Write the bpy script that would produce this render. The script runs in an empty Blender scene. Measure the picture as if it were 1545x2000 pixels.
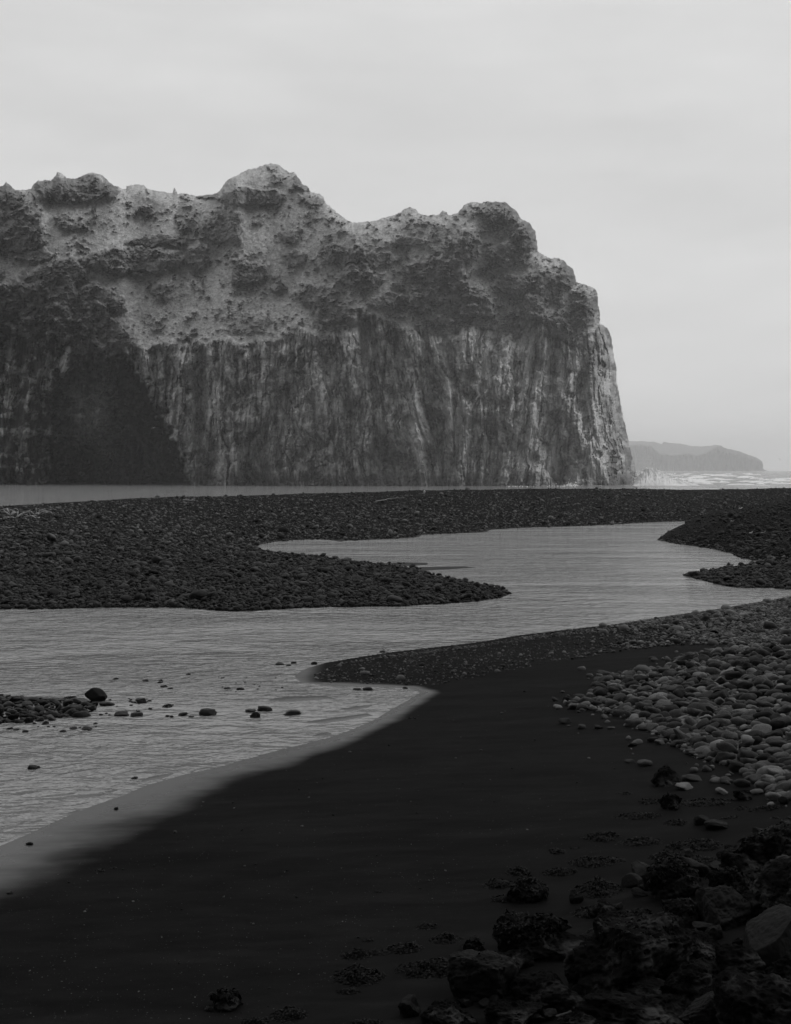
import bpy, bmesh, math
import numpy as np
from mathutils import Vector, Matrix

C = bpy.context.scene
COL = C.collection
H = 4.0            # camera height above still water
F = 2400.0         # focal length in pixels of the 1545 x 2000 photograph
CX, HY = 772.5, 919.0   # principal column, horizon row

# ------------------------------------------------------------------ camera
cam_d = bpy.data.cameras.new("camera")
cam_d.sensor_fit = 'VERTICAL'
cam_d.sensor_height = 36.0
cam_d.lens = 36.0 * F / 2000.0
cam_d.shift_y = -(1000.0 - HY) / 2000.0
cam_d.clip_start = 0.1
cam_d.clip_end = 40000
cam = bpy.data.objects.new("camera", cam_d)
cam.location = (0, 0, H)
cam.rotation_euler = (math.radians(90), 0, 0)
COL.objects.link(cam)
C.camera = cam

# ------------------------------------------------------------------ render + light
C.render.engine = 'CYCLES'
C.cycles.use_denoising = True
C.cycles.max_bounces = 5
C.cycles.volume_bounces = 2
C.cycles.diffuse_bounces = 3
C.cycles.glossy_bounces = 3
C.view_settings.view_transform = 'Standard'
C.view_settings.look = 'None'
C.view_settings.exposure = 0.0
C.view_settings.gamma = 1.0
C.view_settings.use_curve_mapping = False

SUN_EL, SUN_AZ = math.radians(42), math.radians(80)   # azimuth from +Y towards +X
world = bpy.data.worlds.new("World")
C.world = world
world.use_nodes = True


class NT:
    """small helper to write node graphs"""
    def __init__(s, tree):
        s.t = tree
        s.t.nodes.clear()

    def n(s, typ, **kw):
        nd = s.t.nodes.new(typ)
        for k, v in kw.items():
            if k.startswith('_'):
                nd.inputs[k[1:]].default_value = v
            else:
                setattr(nd, k, v)
        return nd

    def l(s, a, b):
        s.t.links.new(a, b)

    def math(s, op, a, b=None, clamp=False):
        m = s.n('ShaderNodeMath', operation=op, use_clamp=clamp)
        for i, v in enumerate((a, b)):
            if v is None:
                continue
            if isinstance(v, (int, float)):
                m.inputs[i].default_value = v
            else:
                s.l(v, m.inputs[i])
        return m.outputs[0]

    def rng(s, v, a, b, c, d, smooth=False):
        m = s.n('ShaderNodeMapRange')
        if smooth:
            m.interpolation_type = 'SMOOTHSTEP'
        s.l(v, m.inputs[0])
        for i, q in enumerate((a, b, c, d)):
            if isinstance(q, (int, float)):
                m.inputs[i + 1].default_value = q
            else:
                s.l(q, m.inputs[i + 1])
        return m.outputs[0]

    def noise(s, vec, scale, detail=4, rough=.55, out='Fac', dist=0.0):
        m = s.n('ShaderNodeTexNoise', _Scale=scale, _Detail=detail, _Roughness=rough, _Distortion=dist)
        s.l(vec, m.inputs['Vector'])
        return m.outputs[out]

    def mapping(s, vec, scale=(1, 1, 1), loc=(0, 0, 0), rot=(0, 0, 0)):
        m = s.n('ShaderNodeMapping')
        m.inputs['Scale'].default_value = scale
        m.inputs['Location'].default_value = loc
        m.inputs['Rotation'].default_value = rot
        s.l(vec, m.inputs['Vector'])
        return m.outputs[0]


w = NT(world.node_tree)
wo = w.n('ShaderNodeOutputWorld')
bg = w.n('ShaderNodeBackground')
w.l(bg.outputs[0], wo.inputs[0])
sky = w.n('ShaderNodeTexSky', sky_type='NISHITA', sun_disc=False, sun_elevation=SUN_EL, sun_rotation=SUN_AZ)
bw = w.n('ShaderNodeRGBToBW')
w.l(sky.outputs[0], bw.inputs[0])
clear = w.math('MULTIPLY', bw.outputs[0], 0.01)
tc = w.n('ShaderNodeTexCoord')
sep = w.n('ShaderNodeSeparateXYZ')
w.l(tc.outputs['Generated'], sep.inputs[0])
# cloud deck: soft layered stratus, stretched along the horizon
cl1 = w.noise(w.mapping(tc.outputs['Generated'], (1.6, 1.6, 5.0), (.3, .1, .2)), 2.2, 5, .55)
cl2 = w.noise(w.mapping(tc.outputs['Generated'], (3.0, 3.0, 22), (2, 1, 0)), 1.3, 4, .5)
cloud = w.math('ADD', w.math('MULTIPLY', cl1, .24), w.math('MULTIPLY', cl2, .11))
grad = w.rng(sep.outputs['Z'], 0.0, 0.42, 0.485, 0.51)
over = w.math('ADD', grad, cloud)
# sky raised slightly sunward and dimmed behind the viewer to shape the light
side = w.rng(sep.outputs['X'], -0.4, 0.5, 0.97, 1.05)
back = w.rng(sep.outputs['Y'], -0.60, 0.40, 0.14, 1.0, True)
up = w.rng(sep.outputs['Z'], 0.36, 0.92, 1.0, 2.5)
over = w.math('MULTIPLY', w.math('MULTIPLY', over, side), up)
val = w.math('ADD', over, clear)
val = w.math('MULTIPLY', val, back)
w.l(val, bg.inputs['Color'])
bg.inputs['Strength'].default_value = 1.0

sun_d = bpy.data.lights.new("sun", 'SUN')
sun_d.energy = 0.85
sun_d.angle = math.radians(24)
sun_d.color = (1.0, 1.0, 1.0)
sun = bpy.data.objects.new("sun", sun_d)
sd_dir = Vector((math.sin(SUN_AZ) * math.cos(SUN_EL), math.cos(SUN_AZ) * math.cos(SUN_EL), math.sin(SUN_EL)))
sun.rotation_euler = sd_dir.to_track_quat('Z', 'Y').to_euler()
sun.location = (60, 100, 200)
COL.objects.link(sun)

# ------------------------------------------------------------------ numpy noise
_rs = np.random.RandomState(7)
PERM = np.tile(_rs.permutation(256), 3)
_g = _rs.normal(size=(256, 3))
G3 = (_g / np.linalg.norm(_g, axis=1)[:, None]) * 1.5
_a = _rs.rand(256) * 2 * np.pi
G2 = np.stack([np.cos(_a), np.sin(_a)], 1) * 1.4


def n2(x, y, s=0):
    x = x + s * 17.31
    y = y + s * 9.77
    xi = np.floor(x).astype(np.int64)
    yi = np.floor(y).astype(np.int64)
    xf, yf = x - xi, y - yi
    u = xf * xf * (3 - 2 * xf)
    v = yf * yf * (3 - 2 * yf)
    xi &= 255
    yi &= 255

    def g(i, j):
        h = PERM[PERM[(xi + i) & 255] + ((yi + j) & 255)]
        return G2[h, 0] * (xf - i) + G2[h, 1] * (yf - j)
    return (g(0, 0) * (1 - u) + g(1, 0) * u) * (1 - v) + (g(0, 1) * (1 - u) + g(1, 1) * u) * v


def n3(p, s=0):
    p = p + s * 13.7
    i = np.floor(p).astype(np.int64)
    f = p - i
    u = f * f * (3 - 2 * f)
    i &= 255
    r = 0
    for a in (0, 1):
        for b in (0, 1):
            for c in (0, 1):
                h = PERM[PERM[PERM[(i[:, 0] + a) & 255] + ((i[:, 1] + b) & 255)] + ((i[:, 2] + c) & 255)]
                d = G3[h, 0] * (f[:, 0] - a) + G3[h, 1] * (f[:, 1] - b) + G3[h, 2] * (f[:, 2] - c)
                wgt = (u[:, 0] if a else 1 - u[:, 0]) * (u[:, 1] if b else 1 - u[:, 1]) * (u[:, 2] if c else 1 - u[:, 2])
                r = r + d * wgt
    return r


def fbm2(x, y, o=4, s=0, gain=.5):
    r, a = 0, 1
    for k in range(o):
        r = r + a * n2(x, y, s + k)
        x, y, a = x * 2.03, y * 2.03, a * gain
    return r


def ridge2(x, y, o=3, s=0, gain=.5):
    r, a = 0, 1
    for k in range(o):
        r = r + a * (1 - 2 * np.abs(n2(x, y, s + k)))
        x, y, a = x * 2.1, y * 2.1, a * gain
    return r


def fbm3(p, o=4, s=0, gain=.5):
    r, a = 0, 1
    for k in range(o):
        r = r + a * n3(p, s + k)
        p, a = p * 2.03, a * gain
    return r


def worley(x, y, s=0, jit=.95):
    xi = np.floor(x).astype(np.int64)
    yi = np.floor(y).astype(np.int64)
    f1 = np.full(x.shape, 9.0)
    f2 = np.full(x.shape, 9.0)
    cid = np.zeros(x.shape)
    for i in (-1, 0, 1):
        for j in (-1, 0, 1):
            h = PERM[(PERM[(xi + i + s * 37) & 255] + yi + j) & 255]
            px_ = xi + i + .5 + jit * (h / 255. - .5)
            py_ = yi + j + .5 + jit * (PERM[h + 1] / 255. - .5)
            d = (x - px_) ** 2 + (y - py_) ** 2
            c = d < f1
            f2 = np.where(c, f1, np.minimum(f2, d))
            cid = np.where(c, PERM[h + 7] / 255., cid)
            f1 = np.where(c, d, f1)
    return np.sqrt(f1), np.sqrt(f2), cid


def sstep(a, b, x):
    t = np.clip((x - a) / (b - a), 0, 1)
    return t * t * (3 - 2 * t)


# ------------------------------------------------------------------ polygons
def seg_dist(X, Y, poly, closed=True):
    P = np.asarray(poly, float)
    Q = np.roll(P, -1, 0) if closed else P[1:]
    P = P if closed else P[:-1]
    best = np.full(X.shape, 1e18)
    for (ax, ay), (bx, by) in zip(P, Q):
        dx, dy = bx - ax, by - ay
        t = np.clip(((X - ax) * dx + (Y - ay) * dy) / (dx * dx + dy * dy + 1e-12), 0, 1)
        d = (X - ax - t * dx) ** 2 + (Y - ay - t * dy) ** 2
        np.minimum(best, d, out=best)
    return np.sqrt(best)


def inside(X, Y, poly):
    P = np.asarray(poly, float)
    Q = np.roll(P, -1, 0)
    r = np.zeros(X.shape, bool)
    for (ax, ay), (bx, by) in zip(P, Q):
        if ay == by:
            continue
        c = (ay > Y) != (by > Y)
        r ^= c & (X < (bx - ax) * (Y - ay) / (by - ay) + ax)
    return r


def sdf(X, Y, poly):
    d = seg_dist(X, Y, poly)
    return np.where(inside(X, Y, poly), d, -d)


def wpt(px, py, z=0.0):
    D = (H - z) * F / (py - HY)
    return ((px - CX) * D / F, D)


# ------------------------------------------------------------------ objects / tags
def tag(o, label=None, cat=None, group=None, kind=None):
    if label:
        o['label'] = label
    if cat:
        o['category'] = cat
    if group:
        o['group'] = group
    if kind:
        o['kind'] = kind
    return o


def mesh_np(name, V, faces, smooth=True, attrs=None):
    """V (n,3), faces list of int arrays with equal-width rows"""
    me = bpy.data.meshes.new(name)
    if not isinstance(faces, (list, tuple)):
        faces = [faces]
    faces = [f for f in faces if len(f)]
    nl = sum(f.size for f in faces)
    nf = sum(len(f) for f in faces)
    me.vertices.add(len(V))
    me.vertices.foreach_set('co', np.ascontiguousarray(V, np.float32).ravel())
    me.loops.add(nl)
    me.polygons.add(nf)
    me.loops.foreach_set('vertex_index', np.concatenate([f.ravel() for f in faces]).astype(np.int32))
    tot = np.concatenate([np.full(len(f), f.shape[1]) for f in faces])
    st = np.concatenate([[0], np.cumsum(tot)[:-1]]).astype(np.int32)
    me.polygons.foreach_set('loop_start', st)
    me.polygons.foreach_set('use_smooth', np.full(nf, smooth))
    for k, v in (attrs or {}).items():
        a = me.attributes.new(k, 'FLOAT', 'POINT')
        a.data.foreach_set('value', np.ascontiguousarray(v, np.float32))
    me.update(calc_edges=True)
    me.validate()
    return me


def obj(name, me, mat, loc=(0, 0, 0), parent=None):
    o = bpy.data.objects.new(name, me)
    if mat and me and not me.materials:
        me.materials.append(mat)
    o.location = loc
    if parent:
        o.parent = parent
    COL.objects.link(o)
    return o


def bump_of(t, h, strength, dist):
    b = t.n('ShaderNodeBump', _Strength=strength, _Distance=dist)
    t.l(h, b.inputs['Height'])
    return b.outputs[0]


def new_mat(name):
    m = bpy.data.materials.new(name)
    m.use_nodes = True
    t = NT(m.node_tree)
    out = t.n('ShaderNodeOutputMaterial')
    p = t.n('ShaderNodeBsdfPrincipled')
    t.l(p.outputs[0], out.inputs[0])
    return m, t, p


def attr(t, name):
    return t.n('ShaderNodeAttribute', attribute_name=name).outputs['Fac']


def pos(t):
    return t.n('ShaderNodeNewGeometry').outputs['Position']


def ocoord(t):
    return t.n('ShaderNodeTexCoord').outputs['Object']


# ------------------------------------------------------------------ materials
# cliff rock and grass: albedo worked out per vertex
M_cliff, t, p = new_mat('cliff_rock')
a = attr(t, 'alb')
nz = t.noise(pos(t), 1.4, 5, .6)
t.l(t.math('MULTIPLY', a, t.rng(nz, .3, .7, .7, 1.3)), p.inputs['Base Color'])
p.inputs['Roughness'].default_value = .95
p.inputs['Specular IOR Level'].default_value = .15
t.l(bump_of(t, t.noise(pos(t), .9, 6, .65), .55, .7), p.inputs['Normal'])

# ground: black sand, wet close to the water, gritty where gravel lies
M_ground, t, p = new_mat('black_sand')
wet = attr(t, 'wet')
grit = attr(t, 'grit')
P_ = pos(t)
grain = t.noise(P_, 90, 3, .7)
streak = t.noise(t.mapping(P_, (.35, 1.6, 1), rot=(0, 0, .25)), 1.3, 5, .6)
coarse = t.noise(t.mapping(P_, (.5, 1.5, 1), rot=(0, 0, .3)), 5, 6, .65)
base = t.math('MULTIPLY', t.rng(grain, .3, .7, .0036, .0074), t.rng(streak, .3, .7, .6, 1.4))
base = t.math('MULTIPLY', t.math('MULTIPLY', base, t.rng(wet, 0, 1, 1, .6)), t.rng(coarse, .35, .65, .75, 1.25))
gb = t.rng(t.noise(P_, 14, 4, .7), .35, .7, .0015, .010)
mx = t.n('ShaderNodeMix', data_type='FLOAT')
t.l(grit, mx.inputs[0]); t.l(base, mx.inputs[2]); t.l(gb, mx.inputs[3])
t.l(mx.outputs[0], p.inputs['Base Color'])
wn = t.math('MULTIPLY', wet, t.rng(streak, .3, .7, .75, 1.15), True)
t.l(t.rng(wn, .0, .85, .75, .26), p.inputs['Roughness'])
t.l(t.rng(wn, .0, .9, .012, .6), p.inputs['Specular IOR Level'])
hh = t.math('ADD', t.math('MULTIPLY', grain, .15), t.math('MULTIPLY', coarse, t.math('ADD', .25, t.math('MULTIPLY', grit, 3.0))))
bm_ = t.n('ShaderNodeBump', _Distance=.03)
t.l(t.rng(wn, .1, .6, .5, .05), bm_.inputs['Strength'])
t.l(hh, bm_.inputs['Height'])
t.l(bm_.outputs[0], p.inputs['Normal'])

# stones
def stone_mat(name, lo, hi, rough=.7, use_attr=False, scale=9, bs=.35):
    m, t, p = new_mat(name)
    r = attr(t, 'alb') if use_attr else t.n('ShaderNodeObjectInfo').outputs['Random']
    co = pos(t) if use_attr else ocoord(t)
    b = t.rng(t.math('POWER', r, 1.6), 0, 1, lo, hi)
    nz = t.noise(co, scale, 5, .65)
    t.l(t.math('MULTIPLY', b, t.rng(nz, .3, .72, .6, 1.35)), p.inputs['Base Color'])
    p.inputs['Roughness'].default_value = rough
    p.inputs['Specular IOR Level'].default_value = .07
    t.l(bump_of(t, t.noise(co, scale * 3, 6, .7), bs, .02), p.inputs['Normal'])
    return m


M_cobble = stone_mat('cobble_stone', .035, .14)
M_gravel = stone_mat('gravel_stone', .014, .12, use_attr=True, scale=5)
M_wetstone = stone_mat('wet_stone', .008, .045, rough=.42)
M_boulder = stone_mat('boulder_rock', .004, .013, rough=.75, scale=3, bs=.5)

# pitted volcanic rock
M_lava, t, p = new_mat('lava_rock')
co = ocoord(t)
vor = t.n('ShaderNodeTexVoronoi', _Scale=16.0, _Randomness=1.0)
t.l(co, vor.inputs['Vector'])
pit = t.rng(vor.outputs['Distance'], .1, .42, 0, 1, True)
nz = t.noise(co, 4, 6, .65)
crust = t.rng(t.noise(co, 2.2, 7, .7), .50, .62, 0, .034)
t.l(t.math('MULTIPLY', t.math('ADD', t.rng(nz, .25, .75, .001, .010), crust), t.rng(pit, 0, 1, .4, 1)), p.inputs['Base Color'])
p.inputs['Roughness'].default_value = .85
p.inputs['Specular IOR Level'].default_value = .02
t.l(bump_of(t, t.math('ADD', t.math('MULTIPLY', pit, .6), t.noise(co, 9, 8, .7)), .9, .05), p.inputs['Normal'])

M_weed, t, p = new_mat('bladder_wrack')
rr = t.noise(pos(t), 22, 2, .5)
t.l(t.math('ADD', t.rng(rr, .3, .7, .0008, .0030), t.rng(t.noise(pos(t), 60, 1, .5), .62, .70, 0, .03)), p.inputs['Base Color'])  # pale flecks painted in as highlights on the blades
p.inputs['Roughness'].default_value = .4
p.inputs['Specular IOR Level'].default_value = .02

M_wood, t, p = new_mat('bleached_wood')
t.l(t.rng(t.noise(t.mapping(ocoord(t), (1, 8, 8)), 3, 4, .6), .3, .7, .16, .34), p.inputs['Base Color'])
p.inputs['Roughness'].default_value = .8

M_white, t, p = new_mat('white_paint')
p.inputs['Base Color'].default_value = (.8, .8, .8, 1)
M_gull, t, p = new_mat('gull_feathers')
p.inputs['Base Color'].default_value = (.7, .7, .7, 1)
p.inputs['Roughness'].default_value = .8
M_dark, t, p = new_mat('dark_board')
p.inputs['Base Color'].default_value = (.03, .03, .03, 1)

# water: wind-rippled, dark body, sky reflected; foam on the open sea
M_water, t, p = new_mat('water')
P_ = pos(t)
sp = t.n('ShaderNodeSeparateXYZ')
t.l(P_, sp.inputs[0])
r1 = t.noise(t.mapping(P_, (.8, 1.25, 1), rot=(0, 0, .12)), 3.6, 3, .6)
r2 = t.noise(t.mapping(P_, (.8, 1.0, 1), rot=(0, 0, -.1)), 1.3, 2, .5, dist=.4)
r3 = t.noise(t.mapping(P_, (.35, 1.0, 1)), .12, 4, .6)
calm = t.noise(t.mapping(P_, (.5, 1.3, 1)), .22, 3, .5)
amp = t.rng(calm, .35, .65, .35, 1.3)
open_sea = t.math('MULTIPLY', t.rng(sp.outputs['Y'], 200, 330, 0, 1), t.rng(sp.outputs['X'], 45, 75, 0, 1))
hgt = t.math('ADD', t.math('MULTIPLY', r1, t.math('MULTIPLY', amp, .15)), t.math('MULTIPLY', r2, t.math('MULTIPLY', amp, .26)))
r4 = t.noise(t.mapping(P_, (.7, 1.15, 1), (5, 3, 0), (0, 0, .05)), 2.1, 2, .5, dist=.5)
rid = t.math('SUBTRACT', 1.0, t.math('ABSOLUTE', t.math('MULTIPLY', t.math('SUBTRACT', r4, .5), 4.0)))
hgt = t.math('ADD', hgt, t.math('MULTIPLY', t.math('POWER', t.math('MAXIMUM', rid, 0.0), 2.0), t.math('MULTIPLY', amp, .05)))
hgt = t.math('ADD', hgt, t.math('MULTIPLY', r3, t.math('MULTIPLY', open_sea, 4.5)))
bm_ = t.n('ShaderNodeBump', _Strength=1.0, _Distance=1.0)
t.l(hgt, bm_.inputs['Height'])
t.l(bm_.outputs[0], p.inputs['Normal'])
fo = t.noise(t.mapping(P_, (.09, .022, 1), rot=(0, 0, .1)), 1.0, 8, .62, dist=.3)
foam = t.math('MULTIPLY', t.rng(fo, .53, .61, 0, 1, True), open_sea)
t.l(t.math('ADD', t.rng(open_sea, 0, 1, .20, .02), t.math('ADD', t.math('MULTIPLY', foam, .55), t.math('MULTIPLY', open_sea, .03))), p.inputs['Base Color'])
t.l(t.rng(foam, 0, 1, .08, .9), p.inputs['Roughness'])
p.inputs['IOR'].default_value = 1.333

# ------------------------------------------------------------------ land outlines (still-water shorelines)
def wp(L):
    return [wpt(*q) for q in L]


def pol(px, D):
    return ((px - CX) * D / F, D)


near_px = [(1545, 1163), (1480, 1175), (1400, 1190), (1300, 1205), (1200, 1218), (1100, 1228), (1000, 1241),
           (940, 1251), (850, 1263), (760, 1274), (700, 1283), (640, 1293), (600, 1305), (575, 1320), (590, 1334),
           (650, 1340), (740, 1343), (800, 1345), (822, 1352), (800, 1366), (770, 1382), (735, 1404), (690, 1424),
           (640, 1441), (600, 1452), (550, 1464), (500, 1478), (450, 1490), (420, 1500), (370, 1512), (330, 1524), (290, 1535),
           (250, 1552), (180, 1575), (120, 1600), (60, 1628), (0, 1652), (-100, 1700), (-250, 1760), (-500, 1850), (-900, 2000)]
NEAR = [pol(2600, 55), pol(1800, 44.5)] + wp(near_px) + [(-9, 3), (-9, -12), (40, -12), (90, 20)]

bar_px = [(-900, 1230), (-400, 1205), (0, 1190), (100, 1190), (200, 1188), (330, 1188), (440, 1193), (480, 1195), (540, 1190), (650, 1184), (780, 1184),
          (860, 1178), (930, 1172), (975, 1165), (998, 1157), (985, 1150), (940, 1138), (880, 1127), (820, 1114), (760, 1105),
          (690, 1096), (620, 1092), (560, 1084), (510, 1081), (487, 1073), (510, 1063), (550, 1057), (620, 1053),
          (700, 1055), (760, 1053), (822, 1049), (830, 1044), (950, 1038), (955, 1033), (1050, 1029),
          (1150, 1026), (1250, 1022), (1358, 1019), (1500, 1012), (1700, 1008), (2600, 1002)]
BAR = wp(bar_px) + [pol(2600, 148), pol(1800, 146), pol(1545, 146), pol(1250, 147), pol(1000, 144), pol(800, 140), pol(600, 133),
                    pol(400, 125), pol(200, 116), pol(0, 106), pol(-200, 98), pol(-500, 92), pol(-900, 88)]

mound_px = [(1362, 1018), (1340, 1030), (1315, 1042), (1294, 1056), (1340, 1064), (1400, 1072), (1432, 1080), (1450, 1090), (1490, 1097)]
MOUND = wp(mound_px) + [pol(1600, 52), pol(2100, 52), pol(2600, 60), pol(2600, 100), pol(1700, 98), pol(1450, 97)]
point_px = [(1495, 1096), (1450, 1104), (1400, 1112), (1344, 1124), (1380, 1134), (1420, 1144), (1450, 1149), (1500, 1147), (1545, 1150)]
POINT = wp(point_px) + [pol(1800, 46), pol(2100, 48), pol(2100, 58), pol(1545, 58)]
ISLET = wp([(-260, 1372), (-100, 1362), (0, 1360), (80, 1364), (160, 1366), (190, 1378), (185, 1392), (120, 1404), (60, 1410), (0, 1414), (-100, 1420), (-260, 1415)])
flat_px = [[(735, 1101), (780, 1098), (840, 1099), (838, 1103), (780, 1107)],
           [(770, 1111), (830, 1107), (905, 1105), (935, 1107), (870, 1112), (800, 1116)],
           [(640, 1054), (665, 1050), (690, 1053), (670, 1058)],
           [(515, 1368), (560, 1360), (640, 1358), (665, 1364), (600, 1369), (550, 1372)],
           [(585, 1412), (640, 1402), (720, 1392), (735, 1398), (690, 1405), (630, 1414)],
           [(600, 1440), (625, 1431), (655, 1430), (650, 1438)],
           [(655, 1385), (700, 1378), (735, 1375), (725, 1382), (690, 1388)],
           [(520, 1352), (560, 1348), (610, 1347), (600, 1352)],
           [(265, 1532), (290, 1519), (330, 1512), (350, 1512), (320, 1524)],
           [(196, 1549), (225, 1542), (238, 1545), (215, 1552)],
           [(40, 1613), (70, 1602), (95, 1597), (80, 1608)],
           [(115, 1592), (150, 1583), (175, 1584), (140, 1594)],
           [(0, 1632), (40, 1624), (90, 1622), (40, 1633)]]
FLATS = [wp(f) for f in flat_px]


def tps(pts):
    """smooth height surface through control points (px, distance, z)"""
    P = np.array(pts, float)
    A = np.stack([P[:, 0] / 700, np.log(P[:, 1]) * 1.6], 1)
    n = len(A)

    def U(r2):
        return r2 * np.log(r2 + 1e-9) * .5
    d = ((A[:, None] - A[None]) ** 2).sum(-1)
    K = U(d) + np.eye(n) * 1e-3
    L = np.zeros((n + 3, n + 3))
    L[:n, :n] = K
    L[:n, n] = 1
    L[:n, n + 1:] = A
    L[n, :n] = 1
    L[n + 1:, :n] = A.T
    W = np.linalg.solve(L, np.concatenate([P[:, 2], [0, 0, 0]]))

    def f(X, Y):
        D = np.maximum(Y, 1.5)
        u = np.clip((X / D * F + CX), -1200, 2800) / 700
        v = np.log(np.clip(D, 2, 400)) * 1.6
        r = W[n] + W[n + 1] * u + W[n + 2] * v
        for k in range(n):
            r = r + W[k] * U((u - A[k, 0]) ** 2 + (v - A[k, 1]) ** 2)
        return r
    return f


def crest(px, D, row):
    return (px, D, (H - D * (row - HY) / F) * 1.05)


L_bar = tps([crest(-900, 78, 1030), crest(-200, 85, 1002), crest(0, 90, 989), crest(200, 98, 974), crest(400, 105, 967), crest(600, 112, 962),
             crest(800, 118, 957), crest(1000, 122, 953.5), crest(1250, 125, 952.5), crest(1545, 125, 950), crest(2000, 125, 946),
             (0, 40, .55), (300, 40, .5), (700, 42, .4), (900, 45, .25), (0, 55, .8), (400, 55, .8), (600, 60, .6), (850, 50, .3),
             (0, 70, 1.0), (300, 72, 1.1), (500, 84, 1.0), (800, 90, 1.3), (1100, 100, 1.7), (1400, 105, 1.8),
             (0, 115, .9), (400, 130, 1.0), (800, 145, 1.2), (1250, 150, 1.2), (1545, 150, 1.2)])
L_mound = tps([(1300, 72, .4), (1340, 74, .9), (1400, 73, 1.55), (1450, 72, 2.05), (1500, 70, 2.15), (1545, 68, 2.2), (1700, 68, 2.5),
               (1400, 64, .8), (1480, 60, 1.3), (1545, 58, 1.5), (1400, 90, 1.3), (1545, 90, 1.5), (2100, 75, 2.6)])
L_near = tps([(1545, 5.5, 1.75), (1545, 9, .95), (1545, 13, .6), (1900, 6, 2.2), (1900, 10, 1.8), (1900, 20, 1.9), (2400, 12, 2.5), (2400, 30, 2.2),
              (1250, 6, 1.1), (1250, 8.5, .55), (1000, 6.5, .6), (1000, 9, .3), (600, 8, .25), (0, 8, .2), (-400, 8, .15),
              (600, 5, .5), (0, 4, .4),
              (1545, 20, 1.0), (1300, 20, .5), (1100, 22, .28), (1545, 28, 1.05), (1545, 38, .6), (1300, 28, .42), (1000, 27, .25),
              (800, 14, .22), (400, 11, .18), (1200, 13, .35), (1000, 17, .25), (1300, 34, .3), (800, 26, .2), (1900, 40, 1.2)])


def land(X, Y, sd, Lf, slope, lo, hi, depth=.7):
    out = -depth * (1 - np.exp(np.minimum(sd, 0) * .10 / depth))
    m = sd > 0
    if m.any():
        L = np.clip(Lf(X[m], Y[m]) if callable(Lf) else np.full(m.sum(), Lf), lo, hi)
        q_ = sd[m] * slope
        if slope < .1:      # the sand comes out of the water almost level
            q_ = .008 * sd[m] + .030 * np.maximum(sd[m] - .25, 0) ** 1.5
        out[m] = L * (1 - np.exp(-q_ / L))
    return out


def ground(X, Y, full=False):
    X = np.asarray(X, float).ravel()
    Y = np.asarray(Y, float).ravel()
    # shoreline wobble in metres, growing with distance
    wob = .012 * np.maximum(Y, 4)
    wx = fbm2(X / (wob * 12), Y / (wob * 12), 3, 3) * wob * .55
    wy = fbm2(X / (wob * 12), Y / (wob * 12), 3, 9) * wob * 1.6
    z = np.full(X.shape, -.7)
    sds = {}
    for nm, poly, Lf, sl, lo, hi, reach in (
            ('near', NEAR, L_near, .075, .03, 2.8, 1.0), ('bar', BAR, L_bar, .28, .05, 3.2, 1.0),
            ('mound', MOUND, L_mound, .75, .1, 3.0, 1.0), ('point', POINT, .42, .2, .1, 1, 1.0), ('islet', ISLET, .10, .12, .02, .2, .5)):
        k = .45 if nm == 'near' else 1
        s = sdf(X + wx * k, Y + wy * k, poly)
        sds[nm] = s
        z = np.maximum(z, land(X, Y, s, Lf, sl, lo, hi))
    for f in FLATS:
        cx, cy = np.mean([q[0] for q in f]), np.mean([q[1] for q in f])
        r = max(abs(q[0] - cx) + abs(q[1] - cy) for q in f) * 1.5
        m = (np.abs(X - cx) < r) & (np.abs(Y - cy) < r)
        if m.any():
            s = sdf(X[m] + wx[m] * .4, Y[m] + wy[m] * .4, f)
            z[m] = np.maximum(z[m], .012 * np.tanh(s * 3) - .001)
    # relief
    z = z + sstep(.2, 1.0, z) * (.06 * fbm2(X / 3, Y / 3, 3, 21) + .1 * n2(X / 14, Y / 9, 5)) * sstep(30, 45, Y)
    z = z + sstep(.02, .12, z) * .012 * fbm2(X / 1.7, Y / .9, 3, 31) * (Y < 30)
    if full:
        return z, sds
    return z


_gz_cache = {}


def hit(px, py):
    """point of the ground seen at a pixel of the photograph"""
    px = np.atleast_1d(np.asarray(px, float))
    py = np.atleast_1d(np.asarray(py, float))
    t0 = np.maximum(py - HY, .5) / F
    D = 3.0 / t0 * .35
    lo, hi_ = None, None
    out = np.full(px.shape, np.nan)
    z0 = H / t0
    # march forward until the ray dips below the ground or the water
    Ds = np.geomspace(.25, 1.0, 60)[None] * z0[:, None]
    XX = (px[:, None] - CX) / F * Ds
    zz = np.maximum(ground(XX.ravel(), Ds.ravel()).reshape(Ds.shape), 0)
    ray = H - Ds * t0[:, None]
    below = ray <= zz + 1e-9
    k = np.argmax(below, 1)
    k = np.where(below.any(1), k, Ds.shape[1] - 1)
    i = np.arange(len(px))
    km = np.maximum(k - 1, 0)
    a0, a1 = ray[i, km] - zz[i, km], ray[i, k] - zz[i, k]
    f = np.where(np.abs(a0 - a1) > 1e-9, a0 / (a0 - a1 + 1e-12), 1)
    f = np.clip(f, 0, 1)
    Dd = Ds[i, km] + (Ds[i, k] - Ds[i, km]) * f
    return np.stack([(px - CX) / F * Dd, Dd, zz[i, km] + (zz[i, k] - zz[i, km]) * f], 1)


# ------------------------------------------------------------------ ground sheet
def grid_faces(nr, nc, mask=None):
    idx = np.arange(nr * nc).reshape(nr, nc)
    f = np.stack([idx[:-1, :-1], idx[:-1, 1:], idx[1:, 1:], idx[1:, :-1]], -1).reshape(-1, 4)
    if mask is not None:
        f = f[mask.ravel()[f].all(1)]
    return f


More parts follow.
